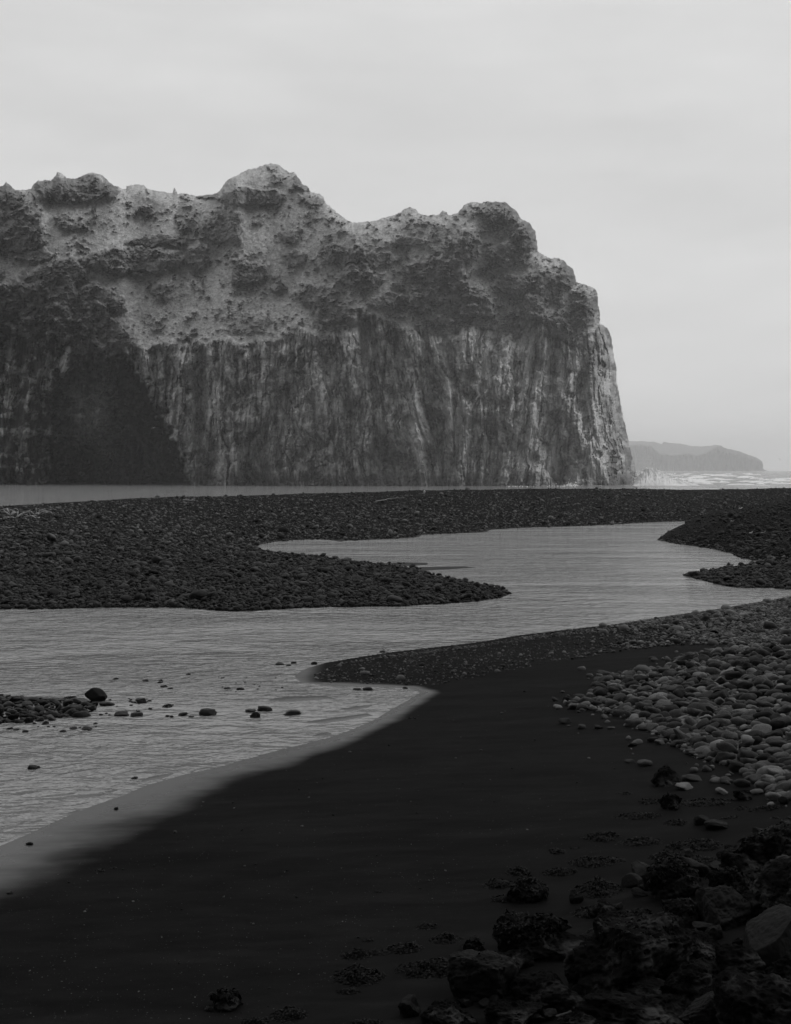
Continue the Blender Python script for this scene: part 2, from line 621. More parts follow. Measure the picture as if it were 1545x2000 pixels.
cols = np.concatenate([np.linspace(-3500, -1000, 20, endpoint=False), np.linspace(-1000, -150, 60, endpoint=False),
                       np.linspace(-150, 1700, 1000, endpoint=False), np.linspace(1700, 2600, 60, endpoint=False), np.linspace(2600, 5000, 20)])
rows = np.concatenate([np.linspace(921.6, 945, 60, endpoint=False), np.linspace(945, 1120, 330, endpoint=False),
                       np.linspace(1120, 1700, 420, endpoint=False), np.linspace(1700, 2300, 240, endpoint=False), np.linspace(2300, 9000, 60)])
Dg = H * F / (rows - HY)
GX = (cols[None] - CX) / F * Dg[:, None]
GY = np.repeat(Dg[:, None], len(cols), 1)
gz, sds = ground(GX, GY, True)
x_, y_ = GX.ravel(), GY.ravel()
near_sd = sds['near']
# wetness: by height above the water and distance from the near shore, drawn out in the swash zone
pxs = x_ / y_ * F + CX
band = .30 + .75 * sstep(900, 200, pxs)
wetv = np.where(near_sd > 0, 1 - sstep(.12, 1.3, near_sd / band + .22 * fbm2(x_ / 1.6, y_ / 1.1, 4, 77) + .09 * fbm2(x_ / .5, y_ / .22, 3, 79)), 1.0)
wetv = np.where((near_sd > 0) & (y_ > 23.2), wetv * sstep(640, 560, pxs), wetv)
wetv = np.where(y_ > 32, 0.15 * (gz < .05), wetv)
gritv = sstep(-.5, .3, np.maximum(np.maximum(sds['bar'], sds['mound']), np.maximum(sds['point'], sds['islet'])))
gritv = np.maximum(gritv, np.clip(sstep(21, 26, y_) * sstep(560, 900, pxs) * .5, 0, 1))
V = np.stack([x_, y_, gz], 1)
g_me = mesh_np('ground', V, grid_faces(len(rows), len(cols)), attrs={'wet': wetv, 'grit': gritv})
tag(obj('ground', g_me, M_ground), 'black sand beach and shingle banks beside the stream', 'ground', kind='structure')

# ------------------------------------------------------------------ water sheet
s = 11500.0
wv = np.array([(-s, -60, 0), (s, -60, 0), (s, 11500, 0), (-s, 11500, 0)], float)
tag(obj('water', mesh_np('water', wv, np.array([[0, 1, 2, 3]])), M_water), 'wind-rippled grey stream and open sea', 'water', kind='structure')

# ------------------------------------------------------------------ the cliff
SIL = [(-420, 385), (-300, 372), (-200, 352), (-100, 365), (0, 365), (8, 358), (12, 355), (20, 361), (28, 369), (45, 371), (60, 369), (66, 358), (72, 353),
       (90, 351), (100, 352), (105, 345), (112, 336), (120, 338), (130, 347), (140, 349), (158, 345), (172, 337), (180, 335), (200, 342),
       (210, 352), (222, 362), (240, 368), (245, 369), (247, 362), (262, 360), (282, 361), (288, 368), (310, 373), (336, 377), (340, 368),
       (343, 367), (347, 377), (365, 377), (385, 383), (405, 380), (422, 377), (430, 370), (440, 355), (448, 348), (470, 338), (480, 332),
       (500, 327), (515, 322), (530, 318), (545, 321), (555, 329), (566, 336), (575, 335), (583, 345), (590, 358), (604, 367), (606, 374),
       (625, 378), (632, 384), (637, 396), (650, 407), (665, 420), (680, 431), (695, 434), (735, 430), (770, 419), (790, 409), (802, 403),
       (812, 408), (818, 416), (835, 420), (858, 418), (864, 411), (873, 413), (876, 419), (895, 415), (905, 401), (920, 394), (940, 396),
       (944, 393), (988, 394), (1000, 405), (1010, 412), (1018, 426), (1035, 436), (1045, 450), (1049, 468), (1051, 490), (1060, 497),
       (1075, 504), (1086, 503), (1100, 507), (1110, 518), (1120, 524), (1124, 540), (1126, 551), (1145, 556), (1162, 563), (1168, 572),
       (1168, 585), (1172, 610), (1172, 630), (1186, 640), (1192, 650), (1196, 668), (1200, 700), (1205, 720), (1206, 748), (1212, 780),
       (1217, 810), (1222, 835), (1228, 855), (1229, 870), (1235, 890), (1241, 910), (1243, 924), (1250, 932), (1256, 940), (1262, 948), (1264, 985), (-420, 985)]


def interp(x, pts):
    P = np.array(pts, float)
    return np.interp(x, P[:, 0], P[:, 1])


ST = 1.0
cx_ = np.arange(-330, 1268, ST)
cy_ = np.arange(314, 974, ST)
CXg, CYg = np.meshgrid(cx_, cy_)
jx = 1.6 * fbm2(CXg / 9, CYg / 9, 3, 41)
jy = 1.6 * fbm2(CXg / 9, CYg / 9, 3, 51)
m_in = inside(CXg + jx, CYg + jy, SIL)
# keep only the distance close to the outline
dsil = np.full(CXg.shape, 60.0)
dsil[m_in] = np.minimum(seg_dist((CXg + jx)[m_in], (CYg + jy)[m_in], SIL[:-1], False), 60)
face_top = interp(cx_, [(-330, 640), (-100, 650), (0, 640), (120, 660), (200, 690), (250, 672), (300, 674), (380, 668), (450, 662), (520, 674), (560, 655),
                        (600, 642), (650, 640), (700, 612), (760, 622), (850, 642), (900, 630), (960, 640), (1040, 620), (1100, 655), (1170, 640), (1268, 640)])
ftw = face_top[None] + interp(cx_, [(-330, 13), (540, 13), (640, 34), (1268, 34)])[None] * fbm2(CXg / 60, CYg / 60, 3, 61) + 5 * ridge2(CXg / 14, CYg / 50, 2, 63)
isf = sstep(-1, 1, (CYg - ftw) / interp(cx_, [(-330, 7), (540, 7), (640, 15), (1268, 15)])[None])              # 1 on the lower face

BL = [(150, 366, 85, 26, 1), (15, 382, 24, 24, 1), (30, 452, 60, 42, .9), (140, 440, 28, 10, .8), (290, 411, 24, 9, .8),
      (262, 508, 98, 28, 1.25), (388, 506, 22, 28, 1), (438, 442, 32, 40, 1), (495, 384, 70, 18, .8), (373, 440, 16, 18, .8), (130, 530, 48, 28, 1),
      (95, 548, 60, 32, 1), (232, 598, 20, 14, .9), (322, 566, 26, 22, .8), (484, 532, 42, 26, 1.1), (545, 556, 18, 12, .9), (400, 384, 30, 7, .7),
      (980, 412, 46, 24, 1.1), (1032, 458, 30, 36, 1.2), (914, 482, 26, 36, 1.05), (850, 525, 56, 26, 1), (885, 568, 50, 28, .95), (562, 464, 26, 10, .8),
      (662, 496, 46, 20, .9), (704, 540, 46, 26, .85), (622, 578, 50, 22, .8), (930, 600, 36, 26, .9), (1042, 596, 34, 24, 1.0), (1112, 535, 32, 32, 1.2),
      (1150, 602, 22, 36, 1.1), (986, 500, 36, 24, .8), (1000, 556, 34, 20, .7), (800, 470, 34, 14, .6), (745, 505, 40, 14, .6), (575, 505, 20, 18, .8),
      (40, 610, 190, 66, 1.3), (150, 650, 110, 46, 1.3), (760, 586, 34, 16, .8), (700, 620, 20, 12, .8), (865, 625, 18, 12, .8), (180, 580, 40, 26, .9), (480, 626, 46, 22, .3), (60, 500, 40, 14, .7),
      (305, 470, 60, 12, .8), (-120, 560, 120, 80, 1.0), (-250, 450, 80, 50, 1), (660, 610, 46, 22, .9), (1090, 640, 26, 24, .9), (1075, 560, 30, 26, .7),
      (830, 588, 30, 18, .8), (590, 360, 24, 14, .7), (615, 392, 24, 10, .6), (35, 420, 44, 16, .8)]
wx = CXg + 16 * fbm2(CXg / 24, CYg / 24, 4, 71)
wy = CYg + 10 * fbm2(CXg / 24, CYg / 24, 4, 81)
R = np.zeros(CXg.shape)
Dn = np.zeros(CXg.shape)
for bx, by, rx, ry, st in BL:
    sl = (slice(max(int((by - ry * 2.2 - 314) / ST), 0), max(int((by + ry * 2.2 - 314) / ST), 1)), slice(max(int((bx - rx * 2.2 + 330) / ST), 0), max(int((bx + rx * 2.2 + 330) / ST), 1)))
    q = np.sqrt(((wx[sl] - bx) / rx) ** 2 + ((wy[sl] - by) / ry) ** 2)
    np.maximum(R[sl], st * (1 - sstep(.82, 1.08, q)), out=R[sl])
fine = fbm2(CXg / 13, CYg / 8, 5, 91, .62)
tuft = fbm2(CXg / 6, CYg / 2.0, 3, 101, .6)
rock_bias = interp(cx_, [(-330, .2), (0, .12), (240, -.05), (560, -.02), (700, .12), (850, .22), (1268, .35)])[None] + sstep(-120, 0, CYg - ftw) * .12
clus = fbm2(CXg / 55, CYg / 34, 3, 96)
rough_n = sstep(.62, .84, fine + rock_bias + .55 * clus)
rough_t = sstep(.30, .75, tuft + rock_bias * .7 + .35 * clus)
# rock amount
RK = np.clip(np.maximum(np.maximum(R + fine * .5 * (R > .05), rough_n * .8), isf), 0, 1.4)

# depth by climbing every column of the face from the waterline with the local steepness
tan_up = interp(cx_, [(-330, .9), (0, 1.0), (250, .80), (600, .82), (750, 1.0), (900, 1.25), (1050, 1.6), (1268, 2.6)])[None]
steep = tan_up * (1 - isf) + 7.0 * isf
steep = steep * (1 + 1.0 * np.clip(R, 0, 1) * (1 - isf))
D0 = interp(cx_, [(-330, 365), (0, 352), (300, 338), (640, 322), (900, 318), (1150, 330), (1220, 352), (1268, 385)])
D = np.zeros(CXg.shape)
cur = D0.copy()
for k in range(len(cy_) - 1, -1, -1):
    D[k] = cur
    cur = cur + (cur / F * ST) / steep[k]
# smooth across columns so no seams run up the slope
ker = np.hanning(41); ker /= ker.sum()
pad = np.pad(D, ((0, 0), (20, 20)), 'edge')
D = np.apply_along_axis(lambda r: np.convolve(r, ker, 'valid'), 1, pad)

# lower face: buttresses, columns, alcoves
lean = (CYg - 780) * interp(cx_, [(-330, 0), (250, .25), (420, .05), (650, -.15), (850, -.35), (960, .25), (1040, .3), (1150, -.2), (1268, -.25)])[None]
fx = CXg + lean * .5 + 12 * fbm2(CXg / 110, CYg / 220, 2, 111)
butt = ridge2(fx / 95, CYg / 420, 2, 121) * 2.6
colm = ridge2(fx / 24, CYg / 300, 3, 131, .62)
colf = ridge2(fx / 7.5, CYg / 90, 2, 141, .6)
brk = fbm2(CXg / 26, CYg / 20, 4, 151, .6)
patch = sstep(-.1, .35, fbm2(fx / 45, CYg / 110, 3, 161))
face = butt + 1.5 * colm + .55 * colf + .9 * brk * (1 + .6 * (1 - patch)) + 1.6 * patch
# scooped hollows with hard rims
hol = np.zeros(CXg.shape)
hr = np.random.RandomState(5)
for k in range(230):
    hx, hy_ = hr.uniform(230, 1210), hr.uniform(690, 935)
    rx, ry = hr.uniform(5, 16), hr.uniform(5, 22)
    a0, a1 = max(int(hx - 30 + 330), 0), int(hx + 30 + 330)
    b0, b1 = max(int(hy_ - 40 - 314), 0), min(int(hy_ + 40 - 314), len(cy_))
    sl = (slice(b0, b1), slice(a0, a1))
    q = np.sqrt(((CXg[sl] + 6 * brk[sl] - hx) / rx) ** 2 + ((CYg[sl] + 6 * fine[sl] - hy_) / ry) ** 2)
    hol[sl] = np.maximum(hol[sl], (1 - sstep(.6, 1.05, q)) * hr.uniform(1.0, 3.0))
wxa, wya = fx + 1.6 * fine, CYg + 5 * brk
b1, b2, bc = worley(wxa / 8, wya / 60, 1)
c1, c2, cc = worley((wxa + 3 * brk) / 21, wya / 110, 2)
d1, d2, dc = worley((wxa + 3 * brk) / 7, wya / 13, 3)
crack = (1 - sstep(0, .16, b2 - b1)) * .9 + (1 - sstep(0, .10, c2 - c1)) * 1.3
face = face * .75 + 1.0 * bc + 2.8 * cc + .8 * dc * (cc > .5) - 1.0 * crack * sstep(-.2, .4, brk + .2) + 5.0 * ridge2(fx / 75, CYg / 300, 2, 133)
under = sstep(0, 1, isf) * (1 - sstep(0, 26, CYg - ftw)) * 1.5     # ledge overhangs the face below it
D = D - isf * (face - 7) + isf * hol + under * isf
# upper slope: crags stand out from the grass, overhung below
vsh = 0
for dy_, wgt in ((0, .5), (6, .3), (12, .2)):
    vsh = vsh + wgt * np.roll(R, dy_, 0)
crag = ridge2(CXg / 26, CYg / 22, 4, 171, .6)
k1, k2, kc = worley((CXg + 8 * fine) / 13, (CYg + 6 * fine) / 15, 4)
l1, l2, lc = worley((CXg + 4 * tuft) / 6, (CYg + 4 * tuft) / 5, 5)
crag = crag + 1.3 * kc + .5 * lc - .5 * (1 - sstep(0, .12, k2 - k1))
D = D - (1 - isf) * (np.clip(R, 0, 1.3) * (3.0 + .8 * crag) + rough_n * 1.2 * (1 + crag * .4) + rough_t * .10 + .28 * fine + .05 * tuft + 2.0 * fbm2(CXg / 120, CYg / 90, 2, 181) + 1.0 * ridge2((CXg + .8 * CYg) / 60, (CYg - .5 * CXg) / 150, 2, 183))

# caves
kc_ = worley((CXg + 8 * fine) / 17, (CYg + 6 * fine) / 12, 8)[2]
def soft(poly, e, noise_amp=5.0):
    X_, Y_ = CXg + noise_amp * fbm2(CXg / 18, CYg / 18, 3, 191), CYg + noise_amp * fbm2(CXg / 18, CYg / 18, 3, 201)
    xs = [q[0] for q in poly]; ys = [q[1] for q in poly]
    o = np.zeros(CXg.shape)
    bb = (CXg > min(xs) - 30) & (CXg < max(xs) + 30) & (CYg > min(ys) - 30) & (CYg < max(ys) + 30)
    s_ = sdf(X_[bb], Y_[bb], poly)
    o[bb] = sstep(0, e, s_)
    return o


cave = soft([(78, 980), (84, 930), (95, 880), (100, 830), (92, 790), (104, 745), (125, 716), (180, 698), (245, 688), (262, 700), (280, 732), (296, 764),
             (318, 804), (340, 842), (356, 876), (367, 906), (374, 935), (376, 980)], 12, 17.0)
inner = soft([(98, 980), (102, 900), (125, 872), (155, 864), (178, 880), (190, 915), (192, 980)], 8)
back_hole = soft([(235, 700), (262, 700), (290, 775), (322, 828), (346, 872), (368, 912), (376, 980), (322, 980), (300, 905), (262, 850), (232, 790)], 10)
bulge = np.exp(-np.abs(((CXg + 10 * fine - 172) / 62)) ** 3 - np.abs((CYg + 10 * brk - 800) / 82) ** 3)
D = D + cave * (42 + 8 * brk) + inner * 40 + back_hole * 40 - cave * bulge * (22 + 6 * brk + 4 * kc_)
ledge = soft([(-40, 980), (-40, 700), (60, 690), (70, 760), (82, 840), (78, 980)], 12)
D = D - ledge * 3
# round the skyline edge away from the viewer
q = np.clip(dsil / 26.0, 0, 1)
D = D + (1 - np.sqrt(1 - (1 - q) ** 2)) * interp(cx_, [(-330, 14), (900, 14), (1100, 22), (1268, 30)])[None]

# albedo of rock, columns, guano, grass
grass = .45 + .05 * fbm2(CXg / 5, CYg / 3, 3, 211) + .03 * fbm2(CXg / 70, CYg / 40, 2, 213)
grass = grass * (1 - .5 * rough_t) * (1 - .25 * (lc > .62))
rockc = .20 + .06 * fbm2(CXg / 12, CYg / 12, 4, 221, .6) + .05 * (kc - .5) + .04 * (lc - .5)
streaks = fbm2(fx / 6, CYg / 55, 4, 231, .62)
blot = sstep(.0, .30, fbm2(fx / 32, CYg / 75, 4, 241, .6) + interp(cx_, [(-330, -.2), (0, -.22), (250, -.12), (600, -.06), (800, .06), (950, .16), (1160, .18), (1200, -.1), (1268, -.3)])[None])
blk = sstep(-.05, .22, fbm2(fx / 15, CYg / 24, 4, 245, .6) + .6 * fbm2(fx / 60, CYg / 60, 2, 247))
facec = .125 + .05 * (cc - .5) + .02 * (bc - .5) - .03 * np.clip(crack, 0, 1) + .025 * streaks + .10 * blk + .055 * brk + .12 * blot * (1 + .5 * streaks) * interp(cx_, [(0, .5), (400, .7), (700, .85), (900, 1.15), (1268, 1.2)])[None]
tide = sstep(918, 934, CYg + 6 * brk)
facec = facec * interp(cx_, [(-330, 1.3), (240, 1.5), (265, 2.3), (420, 2.2), (520, 1.9), (1268, 2.2)])[None]
facec = facec * (.5 + .5 * sstep(0, 50, CYg - ftw + 30 * fbm2(fx / 10, CYg / 60, 3, 271))) ** interp(cx_, [(-330, .3), (560, .3), (680, 1), (1268, 1)])[None]  # shade under the overhanging crags painted into the top of the face
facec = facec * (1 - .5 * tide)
guano = sstep(.62, .8, fbm2(CXg / 7, CYg / 4, 3, 251)) * isf * (1 - tide) * .12
rkm = sstep(.28, .62, RK + .25 * tuft + .12 * (lc - .5))
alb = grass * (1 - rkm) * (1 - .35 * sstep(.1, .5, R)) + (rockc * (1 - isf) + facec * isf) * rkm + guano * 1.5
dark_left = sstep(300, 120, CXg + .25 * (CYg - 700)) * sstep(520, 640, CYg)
alb = alb * (1 - .80 * dark_left * (1 - .8 * sstep(.1, .4, brk + .3 * bc)))  # shade of the left part of the cliff painted into the albedo
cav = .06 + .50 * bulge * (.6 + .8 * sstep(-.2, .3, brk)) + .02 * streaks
alb = alb * (1 - cave) + cave * cav * (1 - .6 * inner) * (1 - .5 * back_hole)  # cave shade painted into the albedo, deepest in the two inner hollows
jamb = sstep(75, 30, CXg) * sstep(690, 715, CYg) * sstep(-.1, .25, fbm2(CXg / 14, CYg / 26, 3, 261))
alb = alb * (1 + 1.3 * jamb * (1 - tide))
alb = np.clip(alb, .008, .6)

nr, nc = CXg.shape
Xc = (CXg - CX) / F * D
Zc = H + (HY - CYg) / F * D
idx = np.full(nr * nc, -1)
mf = m_in.ravel()
fq = grid_faces(nr, nc, m_in)
used = np.zeros(nr * nc, bool)
used[fq.ravel()] = True
idx[used] = np.arange(used.sum())
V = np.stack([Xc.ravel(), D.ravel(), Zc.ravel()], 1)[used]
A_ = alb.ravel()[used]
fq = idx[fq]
# boundary edges -> hill body carried 90 m back
e = np.concatenate([fq[:, [0, 1]], fq[:, [1, 2]], fq[:, [2, 3]], fq[:, [3, 0]]])
key = np.sort(e, 1)
kk = key[:, 0].astype(np.int64) * len(V) + key[:, 1]
u, inv, cnt = np.unique(kk, return_inverse=True, return_counts=True)
be = e[cnt[inv] == 1]
bv = np.unique(be)
bmap = np.full(len(V), -1)
rings = [(18, .93), (70, .55), (130, 0.0)]
Vall, Aall, Fall = [V], [A_], [fq[:, ::-1]]
base_i = len(V)
prev = None
for dd, zs in rings:
    nv = V[bv].copy()
    nv[:, 0] *= (nv[:, 1] + dd * .6) / nv[:, 1]
    nv[:, 1] += dd
    nv[:, 2] = np.where(nv[:, 2] > 0, nv[:, 2] * zs, nv[:, 2])
    cur_map = np.full(len(V), -1)
    cur_map[bv] = base_i + np.arange(len(bv))
    a_, b_ = (be[:, 0], be[:, 1]) if prev is None else (prev[be[:, 0]], prev[be[:, 1]])
    Fall.append(np.stack([a_, b_, cur_map[be[:, 1]], cur_map[be[:, 0]]], 1))
    Vall.append(nv)
    Aall.append(np.full(len(bv), .08))
    prev = cur_map
    base_i += len(bv)
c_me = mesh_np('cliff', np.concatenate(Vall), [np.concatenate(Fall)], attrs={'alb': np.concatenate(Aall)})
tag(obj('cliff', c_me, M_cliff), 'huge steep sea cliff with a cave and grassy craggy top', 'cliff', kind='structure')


def cliff_point(px, py, off=.4):
    i = int(round((py - cy_[0]) / ST)); j = int(round((px - cx_[0]) / ST))
    d = D[max(i - 3, 0):i + 4, max(j - 3, 0):j + 4].min() - off
    return Vector(((px - CX) / F * d, d, H + (HY - py) / F * d))


# ------------------------------------------------------------------ far headland
HS = [(1180, 850), (1232, 861), (1256, 861), (1262, 862), (1268, 863), (1276, 862), (1292, 867), (1297, 861), (1303, 864), (1320, 865), (1340, 868), (1352, 871), (1372, 871), (1390, 870),
      (1398, 868), (1410, 870), (1416, 875), (1440, 880), (1460, 887), (1480, 894), (1489, 901), (1491, 908), (1490, 914), (1498, 919), (1500, 925), (1180, 925)]
hx_ = np.arange(1185, 1503, .6)
hy_ = np.arange(852, 926, .6)
HX, HYg = np.meshgrid(hx_, hy_)
hm = inside(HX + 1.0 * fbm2(HX / 5, HYg / 5, 3, 301), HYg + .9 * fbm2(HX / 5, HYg / 5, 3, 303), HS)
hd = np.full(HX.shape, 30.0)
hd[hm] = np.minimum(seg_dist(HX[hm], HYg[hm], HS[:-1], False), 30)
edge = interp(hx_, [(1185, 880), (1240, 868), (1270, 870), (1283, 880), (1290, 886), (1320, 888), (1345, 885), (1360, 889), (1380, 884), (1400, 872), (1500, 872)])[None] + 2 * fbm2(HX / 8, HYg / 8, 3, 305)
hf = sstep(-2, 2, HYg - edge)
HD = 9000 + (915 - HYg) * (1 - hf) * 20 + interp(hx_, [(1185, 0), (1500, 250)])[None] - 80 * ridge2(HX / 16, HYg / 60, 3, 307) * hf
qq = np.clip(hd / 10, 0, 1)
HD = HD + (1 - np.sqrt(1 - (1 - qq) ** 2)) * 350
hV = np.stack([((HX - CX) / F * HD).ravel(), HD.ravel(), (H + (HY - HYg) / F * HD).ravel()], 1)
hfq = grid_faces(*HX.shape, hm)
halb = np.clip(.045 * hf + (1 - hf) * (.15 + .05 * fbm2(HX / 6, HYg / 4, 3, 309)), .02, .3).ravel()
hu = np.zeros(len(hV), bool); hu[hfq.ravel()] = True
hi = np.full(len(hV), -1); hi[hu] = np.arange(hu.sum())
hV, halb, hfq = hV[hu], halb[hu], hi[hfq]
e = np.concatenate([hfq[:, [0, 1]], hfq[:, [1, 2]], hfq[:, [2, 3]], hfq[:, [3, 0]]])
key = np.sort(e, 1); kk = key[:, 0].astype(np.int64) * len(hV) + key[:, 1]
u, inv, cnt = np.unique(kk, return_inverse=True, return_counts=True)
be = e[cnt[inv] == 1]; bv = np.unique(be)
nv = hV[bv].copy(); nv[:, 1] += 1600; nv[:, 0] *= 1.15; nv[:, 2] *= .4
cm = np.full(len(hV), -1); cm[bv] = len(hV) + np.arange(len(bv))
h_me = mesh_np('far_headland', np.concatenate([hV, nv]), [np.concatenate([hfq[:, ::-1], np.stack([be[:, 0], be[:, 1], cm[be[:, 1]], cm[be[:, 0]]], 1)])],
               attrs={'alb': np.concatenate([halb, np.full(len(nv), .06)])})
tag(obj('far_headland', h_me, M_cliff), 'low hazy headland across the water behind the cliff', 'headland', kind='structure')

# ------------------------------------------------------------------ sea haze
def box_obj(name, x0, x1, y0, y1, z0, z1, mat):
    v = np.array([(x, y, z) for x in (x0, x1) for y in (y0, y1) for z in (z0, z1)], float)
    f = np.array([(0, 1, 3, 2), (4, 6, 7, 5), (0, 4, 5, 1), (2, 3, 7, 6), (0, 2, 6, 4), (1, 5, 7, 3)])
    return obj(name, mesh_np(name, v, f, False), mat)


def volume_mat(name, dens, col, aniso=0.0):
    m = bpy.data.materials.new(name)
    m.use_nodes = True
    t = NT(m.node_tree)
    out = t.n('ShaderNodeOutputMaterial')
    pv = t.n('ShaderNodeVolumePrincipled')
    pv.inputs['Color'].default_value = (col, col, col, 1)
    pv.inputs['Density'].default_value = dens
    pv.inputs['Anisotropy'].default_value = aniso
    t.l(pv.outputs[0], out.inputs['Volume'])
    return m, t, pv


M_haze, t, pv = volume_mat('sea_haze', 1.15e-4, 1.0, 0.0)
hz = box_obj('haze', -12300, 12300, -80, 11800, -2.0, 290, M_haze)
tag(hz, 'thin grey sea haze in the air', 'haze', kind='stuff')
hz.visible_shadow = True

# ------------------------------------------------------------------ stones
def ico(sub):
    bm = bmesh.new()
    bmesh.ops.create_icosphere(bm, subdivisions=sub, radius=1)
    v = np.array([q.co[:] for q in bm.verts])
    f = np.array([[q.index for q in ff.verts] for ff in bm.faces])
    bm.free()
    return v, f


ICO = {k: ico(k) for k in (1, 2, 3, 4, 5, 6)}


def cobble_shape(sub, seed, ax=None, rough=.15):
    """rounded water-worn stone, longest axis about 2 units"""
    r = np.random.RandomState(seed)
    v, f = ICO[sub]
    v = v.copy()
    # squarish super-ellipsoid, then a few worn flats
    pw = r.uniform(2.1, 2.9)
    v = v / (np.abs(v) ** pw).sum(1)[:, None] ** (1 / pw)
    for k in range(r.randint(3, 7)):
        n = r.normal(size=3); n /= np.linalg.norm(n)
        h = r.uniform(.5, .9)
        d = v @ n
        v -= np.maximum(d - h, 0)[:, None] * n[None] * .8
    v *= (1 + rough * fbm3(v * 1.3 + seed * 1.7, 2, 1)[:, None] * 1.6)
    v[:, 0] *= 1 + .25 * r.uniform(-1, 1) * v[:, 1]
    ax = ax if ax is not None else (1, r.uniform(.6, .88), r.uniform(.38, .66))
    return v * np.array(ax)[None], f


def rot_mats(n, r, tilt=.3):
    a = r.uniform(0, 2 * np.pi, n)
    tx, ty = r.normal(0, tilt, n), r.normal(0, tilt, n)
    ca, sa, cx, sx, cy, sy = np.cos(a), np.sin(a), np.cos(tx), np.sin(tx), np.cos(ty), np.sin(ty)
    Rz = np.zeros((n, 3, 3)); Rz[:, 0, 0] = ca; Rz[:, 0, 1] = -sa; Rz[:, 1, 0] = sa; Rz[:, 1, 1] = ca; Rz[:, 2, 2] = 1
    Rx = np.zeros((n, 3, 3)); Rx[:, 0, 0] = 1; Rx[:, 1, 1] = cx; Rx[:, 1, 2] = -sx; Rx[:, 2, 1] = sx; Rx[:, 2, 2] = cx
    Ry = np.zeros((n, 3, 3)); Ry[:, 1, 1] = 1; Ry[:, 0, 0] = cy; Ry[:, 0, 2] = sy; Ry[:, 2, 0] = -sy; Ry[:, 2, 2] = cy
    return Rx @ Ry @ Rz


def scatter_mesh(name, P, S, r, sub=1, tilt=.3, variants=8, alb=None):
    """many stones merged in one mesh; P (n,3) centres, S half-lengths"""
    tmpl = [cobble_shape(sub, 900 + k)[0] for k in range(variants)]
    f = ICO[sub][1]
    nv = len(tmpl[0])
    T = np.stack(tmpl)
    n = len(P)
    k = r.randint(0, variants, n)
    M = rot_mats(n, r, tilt) * S[:, None, None]
    V = np.einsum('nij,nkj->nki', M, T[k]) + P[:, None]
    Fc = f[None] + (np.arange(n) * nv)[:, None, None]
    a = r.rand(n) if alb is None else alb
    return mesh_np(name, V.reshape(-1, 3), [Fc.reshape(-1, 3)], attrs={'alb': np.repeat(a, nv)})


def sample_px(poly, n, r):
    xs = [q[0] for q in poly]; ys = [q[1] for q in poly]
    out = []
    tot = 0
    while tot < n:
        X = r.uniform(min(xs), max(xs), n); Y = r.uniform(min(ys), max(ys), n)
        m = inside(X, Y, poly)
        out.append(np.stack([X[m], Y[m]], 1)); tot += m.sum()
    return np.concatenate(out)[:n]


rg = np.random.RandomState(11)
# shingle of the gravel bar, sampled evenly over what can be seen of it
parts = []
bar_vis = [(-160, 1000), (0, 986), (200, 972), (400, 964), (800, 955), (1250, 950), (1700, 946), (1700, 1154), (1545, 1154), (1420, 1148), (1000, 1172), (480, 1197), (-160, 1197)]
q = sample_px(bar_vis, 84000, rg)
Hh = hit(q[:, 0], q[:, 1])
sd_all = np.maximum(np.maximum(sdf(Hh[:, 0], Hh[:, 1], BAR), sdf(Hh[:, 0], Hh[:, 1], MOUND)), sdf(Hh[:, 0], Hh[:, 1], POINT))
ok = (Hh[:, 2] > .01) & (Hh[:, 1] < 140)
Hh = Hh[ok]
sz = np.minimum(np.exp(rg.normal(-2.95, .52, len(Hh))), .26)
big = rg.rand(len(Hh)) < .02
sz[big] *= 1.8
in_m = sdf(Hh[:, 0], Hh[:, 1], MOUND) > 0
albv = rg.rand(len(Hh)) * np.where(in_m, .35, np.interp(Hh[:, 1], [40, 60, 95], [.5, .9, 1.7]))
sz = sz * np.interp(Hh[:, 1], [35, 60], [.78, 1])
Hh[:, 2] += sz * rg.uniform(-.1, .6, len(Hh))
far = Hh[:, 1] > 62
g1 = scatter_mesh('gravel', Hh[far], sz[far], rg, 1, .35, alb=albv[far])
tag(obj('gravel', g1, M_gravel), 'dark shingle covering the long bar below the cliff', 'gravel', kind='stuff')
g2 = scatter_mesh('gravel', Hh[~far], sz[~far], rg, 2, .3, alb=albv[~far])
tag(obj('gravel', g2, M_gravel), 'coarse shingle of the spit reaching into the stream', 'gravel', kind='stuff')

# fine gravel along the near shore and up the beach
q = np.concatenate([sample_px([(560, 1322), (640, 1292), (850, 1262), (1100, 1228), (1300, 1205), (1545, 1162), (1640, 1150), (1640, 1250), (1300, 1262), (1100, 1290), (850, 1338), (620, 1338)], 5000, rg),
                    sample_px([(640, 1292), (850, 1262), (1100, 1227), (1300, 1204), (1640, 1148), (1640, 1185), (1300, 1225), (1100, 1242), (850, 1275), (640, 1300)], 9000, rg),
                    sample_px([(1240, 1212), (1640, 1148), (1640, 1270), (1450, 1262), (1300, 1240)], 3500, rg)])
Hh = hit(q[:, 0], q[:, 1])
ok = (Hh[:, 2] > .004)
Hh, q = Hh[ok], q[ok]
rightness = sstep(1050, 1500, q[:, 0])
sz = np.minimum(np.exp(rg.normal(-4.0, .45, len(Hh))) * (1 + 2.2 * rightness), .085)
big = rg.rand(len(Hh)) < .015
sz[big] *= 2.5
Hh[:, 2] += sz * .2
g3 = scatter_mesh('gravel', Hh, sz, rg, 1, .3)
tag(obj('gravel', g3, M_gravel), 'fine gravel along the near bank of the stream', 'gravel', kind='stuff')

